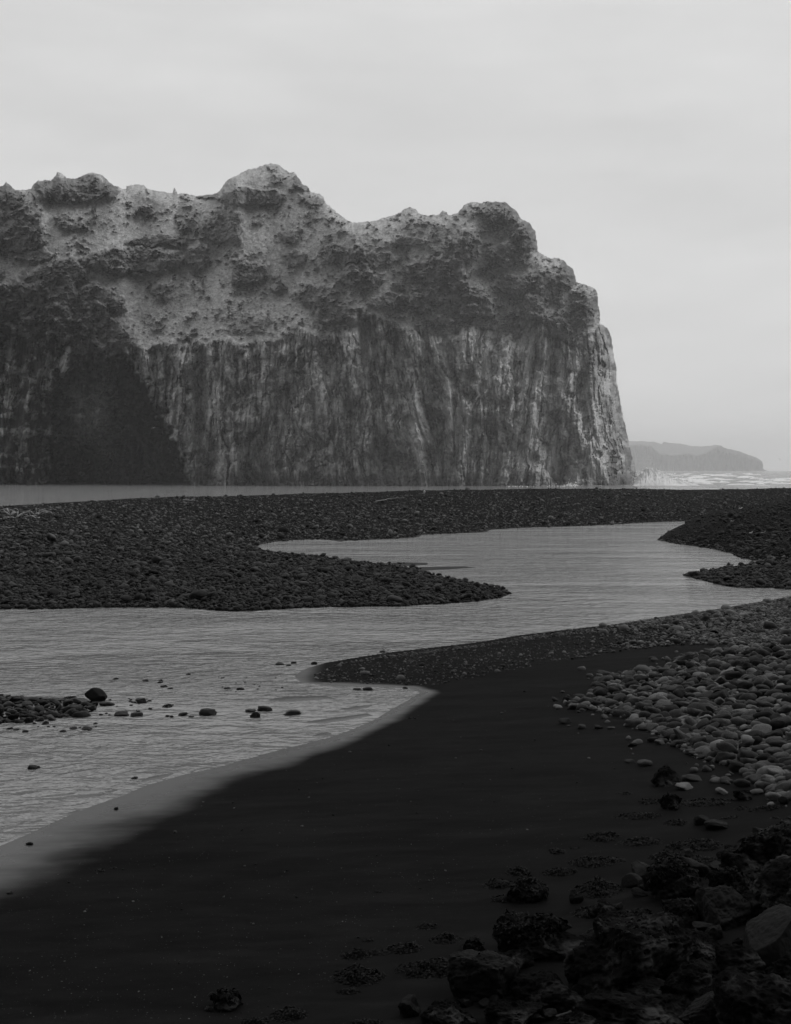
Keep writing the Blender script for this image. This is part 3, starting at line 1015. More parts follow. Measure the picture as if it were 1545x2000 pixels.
# ------------------------------------------------------------------ individual stones
COBBLES = [mesh_np('cobble', *cobble_shape(3, 40 + k), True) for k in range(14)]
COBBLE_AX = []
for me in COBBLES:
    co = np.empty(len(me.vertices) * 3, np.float32); me.vertices.foreach_get('co', co)
    co = co.reshape(-1, 3)
    COBBLE_AX.append(co.max(0) - co.min(0))
    me.materials.append(M_cobble)
WETC = [m.copy() for m in COBBLES]
for m in WETC:
    m.materials.clear(); m.materials.append(M_wetstone)

rc = np.random.RandomState(23)
LAND = []     # landmarks for labels: (px, py, phrase)


def word_shape(k, sz_px):
    a = COBBLE_AX[k]
    r = a[1] / a[0]
    fl = a[2] / a[0]
    if fl < .44:
        return 'flat'
    if r < .72:
        return 'long'
    if fl > .56:
        return 'round'
    return 'oval'


USED = {}


def add_stone(kind, px, py, wpx, hpx, label, group, cat, wet=False, k=None, rz=None, lift=.35, tilt=.2, P=None):
    h = hit(px, py + hpx * .32)[0] if P is None else P
    D_ = h[1]
    k = rc.randint(0, 14) if k is None else k
    s = wpx / 2 * D_ / F
    me = (WETC if wet else COBBLES)[k]
    o = bpy.data.objects.new(kind, me)
    ax = COBBLE_AX[k] / 2
    zs = 1.0
    if hpx:
        zs = np.clip((hpx * D_ / F * .5) / (s * ax[2]), .7, 2.0)
    o.scale = (s / ax[0], s / ax[0], s / ax[0] * zs)
    o.rotation_euler = (rc.normal(0, tilt), rc.normal(0, tilt), rz if rz is not None else rc.normal(0, .35))
    o.location = (h[0], h[1], h[2] + s * ax[2] * zs * lift)
    COL.objects.link(o)
    tag(o, label, cat, group)
    return o


SEEN = set()


def unique_label(head, px, py, marks):
    for nth in range(min(4, len(marks))):
        lab = head + ' ' + rel(px, py, marks, nth)
        if lab not in SEEN:
            break
    SEEN.add(lab)
    return lab


DIRS = [('bankward of', -45, 45), ('beyond', 45, 135), ('this side of', -135, -45)]


def rel(px, py, marks, nth=0):
    """phrase that ties a stone to a nearby nameable thing"""
    best = sorted(marks, key=lambda m: (m[0] - px) ** 2 + ((m[1] - py) * 1.6) ** 2)[nth]
    dx, dy = px - best[0], (py - best[1]) * 1.6
    r = math.hypot(dx, dy)
    dist = 'close' if r < 34 else ('near and' if r < 75 else 'well')
    ang = math.degrees(math.atan2(-dy, dx))
    d = 'streamward of'
    for w_, a0, a1 in DIRS:
        if a0 <= ang < a1:
            d = w_
    return dist + ' ' + d + ' ' + best[2]


def size_word(wpx, a=14, b=24):
    return 'small' if wpx < a else ('middling' if wpx < b else 'large')


# --- stones in and beside the stream
CLUSTER = 'the shoal of dark cobbles in the stream'
RIVER = [
    (140, 1383, 46, 28, 'broad rounded mid-grey boulder on the dark cobble shoal'),
    (162, 1393, 38, 18, 'long black wet stone at the shoal edge below the broad grey boulder'),
    (210, 1374, 32, 11, 'long low stone lying under the pointed boulder on the shoal'),
    (275, 1368, 26, 15, 'dark domed stone alone just past the end of the shoal'),
    (239, 1393, 29, 12, 'wide flat stone in shallow water off the shoal end'),
    (268, 1395, 25, 12, 'low domed stone beside the wide flat stone off the shoal'),
    (404, 1390, 33, 19, 'big round-backed stone alone in the stream mid-way to the sand'),
    (499, 1396, 21, 17, 'black round stone in front of the pair in the stream'),
    (489, 1387, 22, 11, 'grey oval stone behind the black round stone in the stream'),
    (516, 1386, 30, 5, 'thin long stone lying flat behind the black round stone'),
    (569, 1391, 34, 14, 'smooth long oval stone lying alone nearest the wet sand'),
    (357, 1394, 20, 10, 'low dark stone halfway between weed stone and big round-backed stone'),
    (374, 1399, 12, 5, 'small flat stone touching the low dark stone in the stream'),
    (327, 1398, 8, 5, 'tiny stone below the weed-covered stone in the stream'),
    (336, 1399, 8, 6, 'tiny round stone beside another below the weed-covered stone'),
    (320, 1340, 15, 6, 'narrow flat stone upstream of the weed-covered stone'),
    (333, 1344, 12, 5, 'dark flat stone touching the narrow one upstream'),
    (225, 1325, 12, 5, 'lone low stone upstream of the pointed boulder'),
    (284, 1329, 14, 5, 'low stone upstream between lone stone and stone pair'),
    (313, 1332, 12, 5, 'flat stone just upstream of the narrow flat stone'),
    (314, 1328, 10, 4, 'small pale-topped flat stone behind the flat stone upstream'),
    (368, 1316, 10, 5, 'small domed stone farthest upstream in the shallows'),
    (170, 1422, 20, 8, 'smooth dark oval stone in water in front of the shoal'),
    (88, 1411, 14, 10, 'rounded stone at the front edge of the shoal'),
    (50, 1428, 13, 7, 'small round stone in water in front of the shoal'),
    (20, 1422, 14, 6, 'flat dark stone in front of the shoal end at the stream'),
    (32, 1424, 13, 5, 'flat stone touching the flat dark stone in front of the shoal'),
    (145, 1422, 15, 6, 'low pale stone beside the smooth dark oval stone in front of the shoal'),
    (124, 1427, 13, 7, 'small round-topped stone in front of the shoal near the low pale stone'),
    (547, 1296, 18, 7, 'largest dark stone of the row off the gravel tip'),
    (564, 1299, 11, 4, 'low stone second in the row off the gravel tip'),
    (574, 1294, 12, 6, 'domed stone third in the row off the gravel tip'),
    (614, 1295, 14, 8, 'dark stone of the row closest to the gravel tip'),
    (444, 1344, 14, 4, 'low stone in the shallows between shoal and gravel tip'),
    (470, 1346, 16, 4, 'flat stone in the shallows below the gravel tip'),
    (263, 1519, 14, 5, 'flat stone awash at the water edge of the sand'),
    (65, 1499, 24, 7, 'weedy flat stone awash in the near shallows'),
    (227, 1578, 9, 8, 'small black upright stone on the shining wet sand'),
    (342, 1624, 8, 6, 'small black stone on dark sand beyond the wet band'),
    (58, 1647, 15, 7, 'dark pair-like stone on the shining wet sand by the water'),
    (19, 1743, 12, 7, 'black stone on wet sand nearest the viewer'),
    (717, 1345, 20, 8, 'black smooth stone of the pair under the gravel tip'),
    (697, 1345, 17, 7, 'grey smooth stone of the pair under the gravel tip'),
    (791, 1343, 10, 6, 'round stone at the foot of the weed tuft by the gravel edge'),
    (748, 1272, 13, 6, 'dark stone at the gravel edge with a pale stick'),
    (1062, 1237, 12, 6, 'dark peaked stone on the gravel shoreline'),
    (333, 1175, 26, 16, 'angular dark stone at the foot of the spit bank'),
    (346, 1180, 14, 12, 'pale-faced angular stone beside the dark one at the spit foot'),
    (275, 1100, 36, 12, 'long dark boulder lying on top of the shingle spit'),
    (262, 1104, 22, 10, 'smaller dark stone leaning on the long boulder of the spit'),
    (539, 1084, 14, 7, 'dark stone on the spit beside the inner pool'),
    (556, 1167, 20, 12, 'smooth rounded stone on the water edge of the spit'),
    (536, 1103, 18, 10, 'rounded dark stone on the spit near the inner pool'),
    (130, 1113, 24, 8, 'broad low stone on the crown of the spit'),
    (125, 1104, 18, 8, 'low rounded stone behind the broad low stone on the spit'),
    (855, 1178, 15, 7, 'dark stone on the far part of the spit shore'),
    (780, 1180, 14, 7, 'rounded stone half in water by the spit shore'),
]
for (px, py, w_, h_, lab) in RIVER:
    add_stone('river_stone', px, py, w_, h_, lab, 'stones standing in and along the stream', 'stone', wet=True, rz=rc.normal(0, .25), tilt=.12)

# islet of cobbles
SHOAL = [(188, 1357, 'the angular pointed boulder'), (140, 1383, 'the broad grey boulder'), (162, 1393, 'the long black wet stone'), (210, 1374, 'the long low stone'),
         (275, 1368, 'the dark domed end stone'), (137, 1361, 'the weed tuft of the shoal'), (88, 1411, 'the rounded front edge stone'), (30, 1424, 'the flat front stone pair'),
         (10, 1362, 'the outer shoal corner')]
placed = []
isl = [(-60, 1362), (0, 1360), (120, 1366), (186, 1373), (180, 1390), (120, 1402), (60, 1408), (0, 1411), (-60, 1413)]
for w_ in np.concatenate([np.linspace(27, 14, 70), np.linspace(13, 7, 90)]):
    for t_ in range(60):
        px, py = rc.uniform(-60, 195), rc.uniform(1360, 1414)
        if not inside(np.array([px]), np.array([py]), isl)[0]:
            continue
        if all((px - a_) ** 2 + ((py - b_) * 2.2) ** 2 > (.36 * (w_ + c_)) ** 2 for a_, b_, c_ in placed):
            placed.append((px, py, w_))
            break
for (px, py, w_) in placed:
    k = rc.randint(0, 14)
    lab = unique_label('%s wet %s shoal stone' % (size_word(w_, 12, 19), word_shape(k, w_)), px, py, SHOAL)
    add_stone('shoal_stone', px, py, w_, w_ * rc.uniform(.42, .6), lab, 'stones packed in the shoal', 'stone', wet=True, lift=rc.uniform(.3, 1.1), tilt=.4, k=k)
# small stones in the shallows
sm = []
for k in range(26):
    px, py = rc.uniform(195, 310), rc.uniform(1362, 1400)
    sm.append((px, py, rc.uniform(4, 9)))
for k in range(10):
    sm.append((rc.uniform(60, 200), rc.uniform(1408, 1430), rc.uniform(4, 9)))
for k in range(16):
    sm.append((rc.uniform(420, 560), rc.uniform(1322, 1352), rc.uniform(3, 6)))
RMARK = SHOAL + [(239, 1393, 'the wide flat stone'), (268, 1395, 'the low domed stone'), (328, 1377, 'the weed-covered stone'), (470, 1346, 'the flat stone below the gravel tip'),
                 (547, 1296, 'the row of stones off the gravel tip'), (499, 1396, 'the black round stone'), (50, 1428, 'the small round front stone'), (170, 1422, 'the smooth dark oval stone')]
for px, py, w_ in sm:
    add_stone('shallows_pebble', px, py, w_, w_ * .55, unique_label('%s pebble awash' % ('tiny' if w_ < 5.5 else 'small'), px, py, [(m[0], m[1], m[2]) for m in RMARK]), 'pebbles awash in the shallows', 'pebble', wet=True)

# --- boulders
def boulder_mesh(name, seed, ax, sub=5, rough=.16, flats=7, pts=None):
    r = np.random.RandomState(seed)
    v, f = ICO[sub]
    v = v.copy()
    for k in range(flats):
        n_ = r.normal(size=3); n_ /= np.linalg.norm(n_)
        hgt_ = r.uniform(.42, .85)
        d = v @ n_
        v -= np.maximum(d - hgt_, 0)[:, None] * n_[None] * .92
    if pts:                       # a peak pulled out towards a direction
        for dx, dy, dz, amt, wd in pts:
            n_ = np.array([dx, dy, dz], float); n_ /= np.linalg.norm(n_)
            vn = v / np.linalg.norm(v, axis=1)[:, None]
            v += n_[None] * (amt * np.exp(-(1 - vn @ n_) / wd))[:, None]
    nrm = v / np.linalg.norm(v, axis=1)[:, None]
    v += nrm * (rough * fbm3(v * 1.6 + seed, 5, 1, .55))[:, None]
    v += nrm * (rough * .35 * (1 - 2 * np.abs(fbm3(v * 4.5 + seed, 3, 5, .6))))[:, None]
    v *= np.array(ax)[None]
    me = mesh_np(name, v, [f])
    return me, v


# (px, py, width, height, depth factor, kind of rock, material, seed, peaks, label)
B = [
    (1298, 1518, 56, 42, .9, 'boulder', 'lava', 1, [(-.1, 0, 1, .25, .4)], 'black jagged lava rock sitting on sand beside the cobble bank'),
    (1311, 1568, 44, 32, .9, 'boulder', 'lava', 2, [(.1, 0, 1, .3, .3)], 'small black peaked rock ringed by seaweed below the lava rock'),
    (1450, 1554, 36, 22, .9, 'boulder', 'lava', 3, None, 'low dark rock at the end of the long seaweed line'),
    (1371, 1603, 34, 22, .9, 'boulder', 'rock', 4, [(0, 0, 1, .3, .3)], 'domed grey rock half of the pair on the sand'),
    (1398, 1611, 52, 20, .8, 'boulder', 'rock', 5, None, 'long low pale rock leaning on the domed grey rock'),
    (1316, 1722, 122, 88, .9, 'boulder', 'lava', 6, [(0, .1, 1, .12, .5)], 'broad black boulder crowned with seaweed behind the sharp-topped rock'),
    (1520, 1665, 215, 120, .9, 'boulder', 'lava', 7, [(.9, .1, .9, .35, .5)], 'long dark sloping boulder draped with weed at the edge of the sand'),
    (1572, 1740, 190, 160, .9, 'boulder', 'lava', 8, [(.2, 0, 1, .3, .5)], 'tall pitted black boulder above the smooth grey one'),
    (1416, 1775, 108, 84, .8, 'boulder', 'rock', 9, [(.3, 0, 1, .22, .3), (.9, -.2, .2, .25, .2)], 'sharp-edged rock with a pale flat top'),
    (1522, 1838, 140, 122, .9, 'boulder', 'smooth', 10, [(-.1, 0, 1, .1, .6)], 'large smooth grey rounded boulder'),
    (1393, 1824, 44, 34, .8, 'rock', 'rock', 11, None, 'small pale-faced angular rock below the sharp-edged rock'),
    (1438, 1797, 46, 24, .8, 'rock', 'lava', 12, None, 'small rough knobbly rock between the sharp-edged rock and smooth boulder'),
    (1238, 1878, 270, 165, .8, 'boulder', 'lava', 13, [(.55, .1, .9, .45, .28)], 'huge pitted black boulder rising to a rough grey peak'),
    (1156, 1830, 58, 32, .8, 'rock', 'rock', 14, None, 'pale-topped flat rock beside the huge pitted boulder'),
    (1036, 1838, 150, 98, .9, 'boulder', 'lava', 15, [(-.1, .1, 1, .1, .6)], 'wide black boulder roofed with seaweed'),
    (1030, 1742, 76, 50, .9, 'boulder', 'lava', 16, [(.1, 0, 1, .35, .25)], 'cone-shaped rock wrapped in seaweed on the sand'),
    (944, 1912, 150, 100, .85, 'boulder', 'rock', 17, [(.4, 0, 1, .2, .4)], 'domed dark boulder with a lichen-grey top'),
    (1058, 1935, 120, 64, .8, 'boulder', 'lava', 18, [(.6, 0, .7, .2, .3)], 'low black slab with a thin pale upper edge'),
    (1222, 1990, 270, 95, .9, 'boulder', 'lava', 19, [(-.1, 0, 1, .15, .5)], 'long low black boulder with a speckled pale crest'),
    (1505, 1985, 210, 150, .9, 'boulder', 'lava', 20, [(-.3, 0, 1, .25, .4)], 'rugged knobbly boulder below the smooth grey boulder'),
    (1350, 1925, 140, 95, .8, 'boulder', 'lava', 21, [(-.3, 0, 1, .2, .3)], 'dark ridge-backed boulder between the huge and the rugged boulder'),
    (1372, 1990, 100, 86, .8, 'boulder', 'rock', 22, [(0, 0, 1, .2, .4)], 'arch-backed smooth dark rock in front of the ridge-backed boulder'),
    (800, 1967, 46, 46, .9, 'rock', 'rock', 23, [(.5, 0, .9, .3, .3)], 'small peaked grey rock at the foot of the domed boulder'),
    (926, 1846, 44, 28, .9, 'rock', 'lava', 24, None, 'small weedy rock before the seaweed-roofed boulder'),
    (444, 1954, 62, 40, .9, 'rock', 'lava', 25, [(-.1, 0, 1, .25, .4)], 'lone dark rock hung with weed on the open sand'),
    (1126, 1756, 30, 22, .9, 'rock', 'rock', 26, None, 'small grey upright rock behind the seaweed-roofed boulder'),
    (1236, 1722, 44, 30, .9, 'rock', 'smooth', 27, None, 'small smooth dark rock beside the seaweed-crowned boulder'),
    (1396, 1692, 30, 18, .9, 'rock', 'smooth', 28, None, 'rounded grey stone above the striped flat stone'),
    (1400, 1706, 36, 14, .9, 'rock', 'smooth', 29, None, 'flat smooth stone wedged beside the long sloping boulder'),
    (1374, 1651, 22, 12, .9, 'rock', 'rock', 30, None, 'small grey rock in the seaweed bank'),
    (1248, 1744, 32, 18, .8, 'rock', 'rock', 31, None, 'little pale rock at the foot of the seaweed-crowned boulder'),
    (1208, 1770, 20, 14, .8, 'rock', 'rock', 32, None, 'little grey rock behind the huge pitted boulder'),
    (1312, 1862, 30, 30, .8, 'rock', 'rock', 33, [(-.4, 0, 1, .3, .3)], 'pale wedge-shaped rock against the huge pitted boulder'),
    (1335, 1885, 28, 22, .8, 'rock', 'rock', 34, None, 'small rock on top of the ridge-backed boulder'),
    (1442, 1842, 30, 26, .8, 'rock', 'lava', 35, None, 'small rough rock in the gap below the smooth grey boulder'),
    (1050, 1988, 52, 26, .8, 'rock', 'rock', 36, [(-.5, 0, .8, .3, .3)], 'pale slanting rock before the low black slab'),
    (1150, 1900, 90, 60, .8, 'boulder', 'lava', 37, None, 'black rock wedged between the low slab and the huge boulder'),
    (1560, 1905, 130, 90, .8, 'boulder', 'lava', 38, None, 'dark boulder in the gap behind the rugged knobbly boulder'),
    (1450, 1885, 120, 80, .8, 'boulder', 'lava', 39, None, 'black boulder filling the gap before the smooth grey boulder'),
    (880, 1985, 120, 60, .9, 'boulder', 'lava', 40, None, 'black low boulder in front of the domed dark boulder'),
    (1130, 2000, 100, 60, .8, 'boulder', 'lava', 41, None, 'black boulder before the long low speckled one'),
    (1330, 1790, 80, 60, .8, 'boulder', 'lava', 42, None, 'dark shadowed boulder behind the peak of the huge boulder'),
    (1010, 1985, 130, 60, .9, 'boulder', 'lava', 44, None, 'black angular boulder under the low black slab'),
    (1270, 1945, 130, 60, .9, 'boulder', 'lava', 45, None, 'dark blocky rock just behind the long low speckled boulder'),
    (1100, 1960, 90, 50, .9, 'boulder', 'lava', 46, None, 'black blocky rock between the slab and the speckled boulder'),
    (1400, 1950, 90, 60, .9, 'boulder', 'lava', 47, None, 'black rock between the ridge-backed and the rugged boulder'),
    (1100, 1850, 90, 50, .9, 'boulder', 'lava', 48, None, 'black rock between the seaweed roof and the huge boulder'),
    (1360, 1850, 110, 60, .9, 'boulder', 'lava', 49, None, 'shadowed black rock under the small pale-faced one'),
    (1480, 1770, 90, 60, .9, 'boulder', 'lava', 50, None, 'black rock between the sharp-edged rock and tall pitted boulder'),
    (1450, 1700, 90, 70, .9, 'boulder', 'lava', 51, None, 'black rock under the long sloping boulder'),
    (1540, 1800, 120, 80, .9, 'boulder', 'lava', 52, None, 'black rock under the tall pitted boulder'),
    (1000, 1880, 90, 50, .9, 'boulder', 'lava', 53, None, 'black rock between the seaweed roof and the domed boulder'),
    (1195, 1800, 70, 40, .9, 'boulder', 'lava', 54, None, 'black rock behind the pale-topped flat rock'),
    (1430, 1730, 100, 70, .9, 'boulder', 'lava', 43, None, 'black boulder behind the sharp-edged rock'),
]
MATS = {'lava': M_lava, 'rock': M_boulder, 'smooth': M_boulder}
SURF = {}
for (px, py, w_, h_, df, kind, mk, seed, pk, lab) in B:
    foot = hit(px, py + h_ * .42)[0]
    D_ = foot[1]
    rx = w_ / 2 * D_ / F
    rz_ = h_ / 2 * D_ / F * 1.12
    ry = max(rx * df * 1.05, rz_ * 1.1)
    D_c = D_ + ry * .55
    kx = D_c / D_
    rg_ = {'lava': .17, 'rock': .11, 'smooth': .04}[mk]
    me, v = boulder_mesh(kind, 500 + seed, (rx * kx, ry, rz_ * kx), 6 if w_ > 90 else 5, rg_, {'lava': 16, 'rock': 20, 'smooth': 6}[mk], pk)
    # centre the visible silhouette on its measured place
    xc, zc = (v[:, 0].max() + v[:, 0].min()) / 2, (v[:, 2].max() + v[:, 2].min()) / 2
    sx, sz_ = rx * kx * 2 / (v[:, 0].max() - v[:, 0].min()), rz_ * kx * 2 / (v[:, 2].max() - v[:, 2].min()) * .96
    X_ = (px - CX) / F * D_c
    Z_ = H + (HY - py) / F * D_c
    o = obj(kind, me, MATS[mk], (X_ - xc * sx, D_c, Z_ - zc * sz_))
    o.scale = (sx, 1, sz_)
    tag(o, lab, 'rock' if kind == 'rock' else 'boulder', 'rocks tumbled along the foot of the bank')
    SURF[seed] = (v * np.array([sx, 1, sz_])[None] + np.array(o.location)[None], ICO[6 if w_ > 90 else 5][1])

# the pointed boulder on the shoal
foot = hit(188, 1369)[0]
sc_ = foot[1] / F
me, v = boulder_mesh('boulder', 77, (20 * sc_, 16 * sc_, 15 * sc_), 4, .08, 12, [(-.05, 0, 1, .25, .2), (-1, 0, .2, .2, .3)])
tag(obj('boulder', me, M_boulder, (foot[0], foot[1], foot[2] + 8 * sc_)), 'angular pointed boulder standing highest on the dark shoal in the stream', 'boulder')

# --- cobble bank
PILE = [(1098, 1374), (1150, 1362), (1165, 1330), (1215, 1313), (1290, 1306), (1330, 1283), (1400, 1268), (1470, 1262), (1545, 1250), (1640, 1235), (1640, 1590), (1545, 1562),
        (1500, 1545), (1440, 1500), (1400, 1492), (1340, 1470), (1300, 1440), (1240, 1420), (1215, 1400), (1160, 1388), (1120, 1386)]
MARK = [
    (1476, 1448, 32, 28, 'large round black stone in the middle of the cobble bank', 'dark'),
    (1472, 1291, 46, 20, 'long dark rounded cobble on the upper part of the bank', 'dark'),
    (1410, 1547, 29, 9, 'flat white stone lying alone on the sand below the bank', 'pale'),
    (1512, 1556, 34, 18, 'pale oval cobble at the lowest end of the bank', 'pale'),
    (1350, 1295, 20, 16, 'round pale cobble on the upper edge of the bank', 'mid'),
    (1320, 1304, 22, 16, 'domed cobble on the upper edge beside the round pale one', 'mid'),
    (1300, 1348, 42, 20, 'big oval cobble near the streamward tip of the bank', 'mid'),
    (1375, 1362, 44, 18, 'long smooth oval cobble in the middle of the bank', 'mid'),
    (1380, 1378, 40, 24, 'tilted egg-shaped cobble under the long smooth one', 'mid'),
    (1402, 1372, 28, 22, 'tilted pale cobble leaning on the egg-shaped one', 'pale'),
    (1450, 1383, 38, 20, 'smooth domed oval cobble in the middle of the bank', 'mid'),
    (1464, 1394, 34, 10, 'palest slim cobble in the middle of the bank', 'pale'),
    (1295, 1388, 26, 22, 'rounded cobble half-way along the streamward edge', 'mid'),
    (1235, 1396, 28, 18, 'dark angular cobble on the sand edge of the bank', 'dark'),
    (1236, 1412, 42, 15, 'wide low cobble bedded in sand at the bank edge', 'mid'),
    (1325, 1407, 24, 15, 'bright rounded cobble behind the wide oval ones', 'pale'),
    (1324, 1452, 34, 16, 'wide pale-topped cobble at the foot of the bank', 'mid'),
    (1374, 1460, 40, 24, 'large smooth cobble at the foot of the bank', 'mid'),
    (1395, 1476, 38, 22, 'dark low cobble touching the black wedge at the bank foot', 'dark'),
    (1418, 1478, 42, 32, 'black wedge-shaped stone at the foot of the bank', 'dark'),
    (1440, 1498, 38, 22, 'dark smooth cobble behind the lowest row of the bank', 'dark'),
    (1485, 1500, 40, 22, 'pale-backed dark cobble in the lowest rows of the bank', 'mid'),
    (1516, 1508, 36, 20, 'rounded pale cobble low on the bank', 'pale'),
    (1488, 1537, 34, 20, 'dark domed cobble at the lowest end of the bank', 'dark'),
    (1526, 1530, 36, 12, 'flat-topped cobble near the lowest end of the bank', 'mid'),
    (1530, 1563, 22, 20, 'dark round cobble beside the pale oval one at the lowest end', 'dark'),
    (1450, 1530, 34, 18, 'rounded dark cobble standing on sand near the lowest end', 'dark'),
    (1417, 1524, 28, 14, 'pale-topped cobble on the sand near the bank foot', 'mid'),
    (1395, 1520, 22, 12, 'grey cobble in the short row on the sand', 'mid'),
    (1260, 1490, 31, 15, 'speckled oval cobble alone on the sand', 'mid'),
    (1231, 1487, 22, 8, 'flat pale cobble bedded in sand beside the speckled oval one', 'mid'),
    (1274, 1444, 22, 13, 'small dark domed cobble on the open sand', 'dark'),
    (1289, 1450, 22, 12, 'pale pointed cobble on sand next to the small dark domed one', 'pale'),
    (1235, 1454, 20, 9, 'black flattish cobble on the open sand', 'dark'),
    (1104, 1408, 27, 13, 'black angular rock alone on the sand past the bank tip', 'dark'),
    (1136, 1419, 20, 12, 'squat grey cobble on sand near the black angular rock', 'mid'),
    (1168, 1419, 20, 11, 'dark domed cobble on sand between grey ones', 'dark'),
    (1194, 1421, 18, 7, 'low pale cobble on sand in the line below the bank', 'mid'),
    (1337, 1538, 36, 10, 'flat grey slab-like stone behind the lava rock', 'pale'),
    (1330, 1535, 20, 10, 'rounded cobble touching the slab-like stone', 'mid'),
    (1356, 1520, 34, 12, 'dark low stone between the lava rock and the bank foot', 'dark'),
    (1137, 1304, 17, 9, 'pale round cobble lying alone on the upper sand', 'pale'),
    (1153, 1318, 15, 9, 'pale low cobble in front of the lone round one on upper sand', 'pale'),
    (1180, 1313, 32, 12, 'flat wide stone on the upper sand beside the pale low cobble', 'mid'),
    (1106, 1366, 16, 15, 'dark lumpy stone at the very tip of the bank', 'dark'),
    (1130, 1369, 32, 12, 'long flat stone at the tip of the bank', 'mid'),
    (1341, 1520, 26, 9, 'thin grey stone resting by the lava rock', 'mid'),
    (1398, 1235, 22, 9, 'dark oval stone on the upper sand near the gravel', 'dark'),
    (1400, 1249, 14, 6, 'small pale oblong stone on the upper sand', 'pale'),
    (1445, 1187, 20, 10, 'broad stone on the stream shore gravel', 'mid'),
    (1298, 1225, 22, 10, 'rounded stone low on the shore gravel', 'mid'),
    (1282, 1208, 11, 7, 'peaked dark stone at the stream edge of the gravel', 'dark'),
]
M_cdark = stone_mat('dark_cobble_stone', .005, .018)
M_cpale = stone_mat('pale_cobble_stone', .06, .12)
M_cmid = stone_mat('grey_cobble_stone', .017, .05)
CM = {'dark': [m.copy() for m in COBBLES], 'pale': [m.copy() for m in COBBLES], 'mid': [m.copy() for m in COBBLES]}
for k_, m_ in (('dark', M_cdark), ('pale', M_cpale), ('mid', M_cmid)):
    for q in CM[k_]:
        q.materials.clear(); q.materials.append(m_)
taken = []
marks = []
for (px, py, w_, h_, lab, tone) in MARK:
    o = add_stone('cobble', px, py, w_, h_, lab, 'cobbles of the bank and the sand around it', 'cobble', tilt=.15, lift=.62 if px > 1250 else .4)
    o.data = CM[tone][COBBLES.index(o.data)]
    p_ = o.location
    taken.append((p_[0], p_[1], w_ / 2 * p_[1] / F))
    marks.append((px, py, 'the ' + ' '.join(lab.split()[:3])))
marks = [(px, py, ph) for (px, py, ph) in [
    (1476, 1448, 'the large round black stone'), (1472, 1291, 'the long dark rounded cobble'), (1410, 1547, 'the flat white stone'),
    (1512, 1556, 'the pale oval end cobble'), (1350, 1295, 'the round pale edge cobble'), (1300, 1348, 'the big oval tip cobble'),
    (1380, 1370, 'the egg-shaped cobble'), (1460, 1390, 'the palest slim cobble'), (1240, 1405, 'the wide low bedded cobble'),
    (1324, 1407, 'the bright rounded cobble'), (1374, 1460, 'the large smooth foot cobble'), (1418, 1478, 'the black wedge-shaped stone'),
    (1298, 1518, 'the jagged lava rock'), (1120, 1368, 'the stones of the bank tip'), (1180, 1313, 'the flat wide upper stone'), (1398, 1235, 'the dark oval upper stone'),
    (1526, 1515, 'the rounded pale low cobble')]]
cand = []
q = sample_px(PILE, 26000, rc)
edge_px = sdf(q[:, 0], q[:, 1], PILE)
Hq = hit(q[:, 0], q[:, 1])
order = rc.permutation(len(q))
hl = np.minimum(np.exp(rc.normal(-2.68, .40, len(q))), .15)   # half length in metres
hl = np.where(edge_px < 10, hl * .8, hl)
srt = np.argsort(-hl[:len(q)] * rc.uniform(.3, 1.7, len(q)))
cell = {}
for (x0, y0, rr_) in taken:
    cell.setdefault((int(x0 // .5), int(y0 // .5)), []).append((x0, y0, rr_))
for i in srt:
    x0, y0, z0 = Hq[i]
    rr_ = hl[i]
    cx0, cy0 = int(x0 // .5), int(y0 // .5)
    okk = True
    for a0 in (-1, 0, 1):
        for b0 in (-1, 0, 1):
            for (x1, y1, r1_) in cell.get((cx0 + a0, cy0 + b0), ()):
                if (x0 - x1) ** 2 + (y0 - y1) ** 2 < (.74 * (rr_ + r1_)) ** 2:
                    okk = False
                    break
            if not okk:
                break
        if not okk:
            break
    if okk:
        cell.setdefault((cx0, cy0), []).append((x0, y0, rr_))
        cand.append((q[i, 0], q[i, 1], x0, y0, z0, rr_, edge_px[i]))
cand = [c for c in cand if c[0] < 1560] + [c for c in cand if c[0] >= 1560]
inview = [c for c in cand if c[0] < 1552]
inview.sort(key=lambda c: -c[5] / c[3])
nind = 300 - len(MARK)
ind, rest = inview[:nind], inview[nind:] + [c for c in cand if c[0] >= 1552]
for (px, py, x0, y0, z0, rr_, ed) in ind:
    wpx = rr_ * 2 * F / y0
    tone = rc.choice(['dark', 'mid', 'mid', 'mid', 'pale'], p=[.22, .22, .22, .22, .12])
    k = rc.randint(0, 14)
    lab = unique_label('%s %s %s cobble' % (size_word(wpx, 20, 26), {'dark': 'dark', 'mid': 'grey', 'pale': 'pale'}[tone], word_shape(k, wpx)), px, py, marks)
    o = add_stone('cobble', px, py, wpx, wpx * rc.uniform(.42, .62), lab, 'cobbles of the bank and the sand around it', 'cobble', k=k, rz=rc.uniform(-.9, .9),
                  tilt=.28, lift=.75 if ed > 8 else .45, P=np.array([x0, y0, z0 + (.02 if ed > 12 else 0)]))
    o.data = CM[tone][k]
r_ = np.array([[c[2], c[3], c[4] + c[5] * (.35 if c[6] > 8 else .15)] for c in rest])
s_ = np.array([c[5] for c in rest])
print('cobbles', len(cand), 'in view', len(inview), 'rest', len(rest), 'smallest own', ind[-1][5] * 2 * F / ind[-1][3])
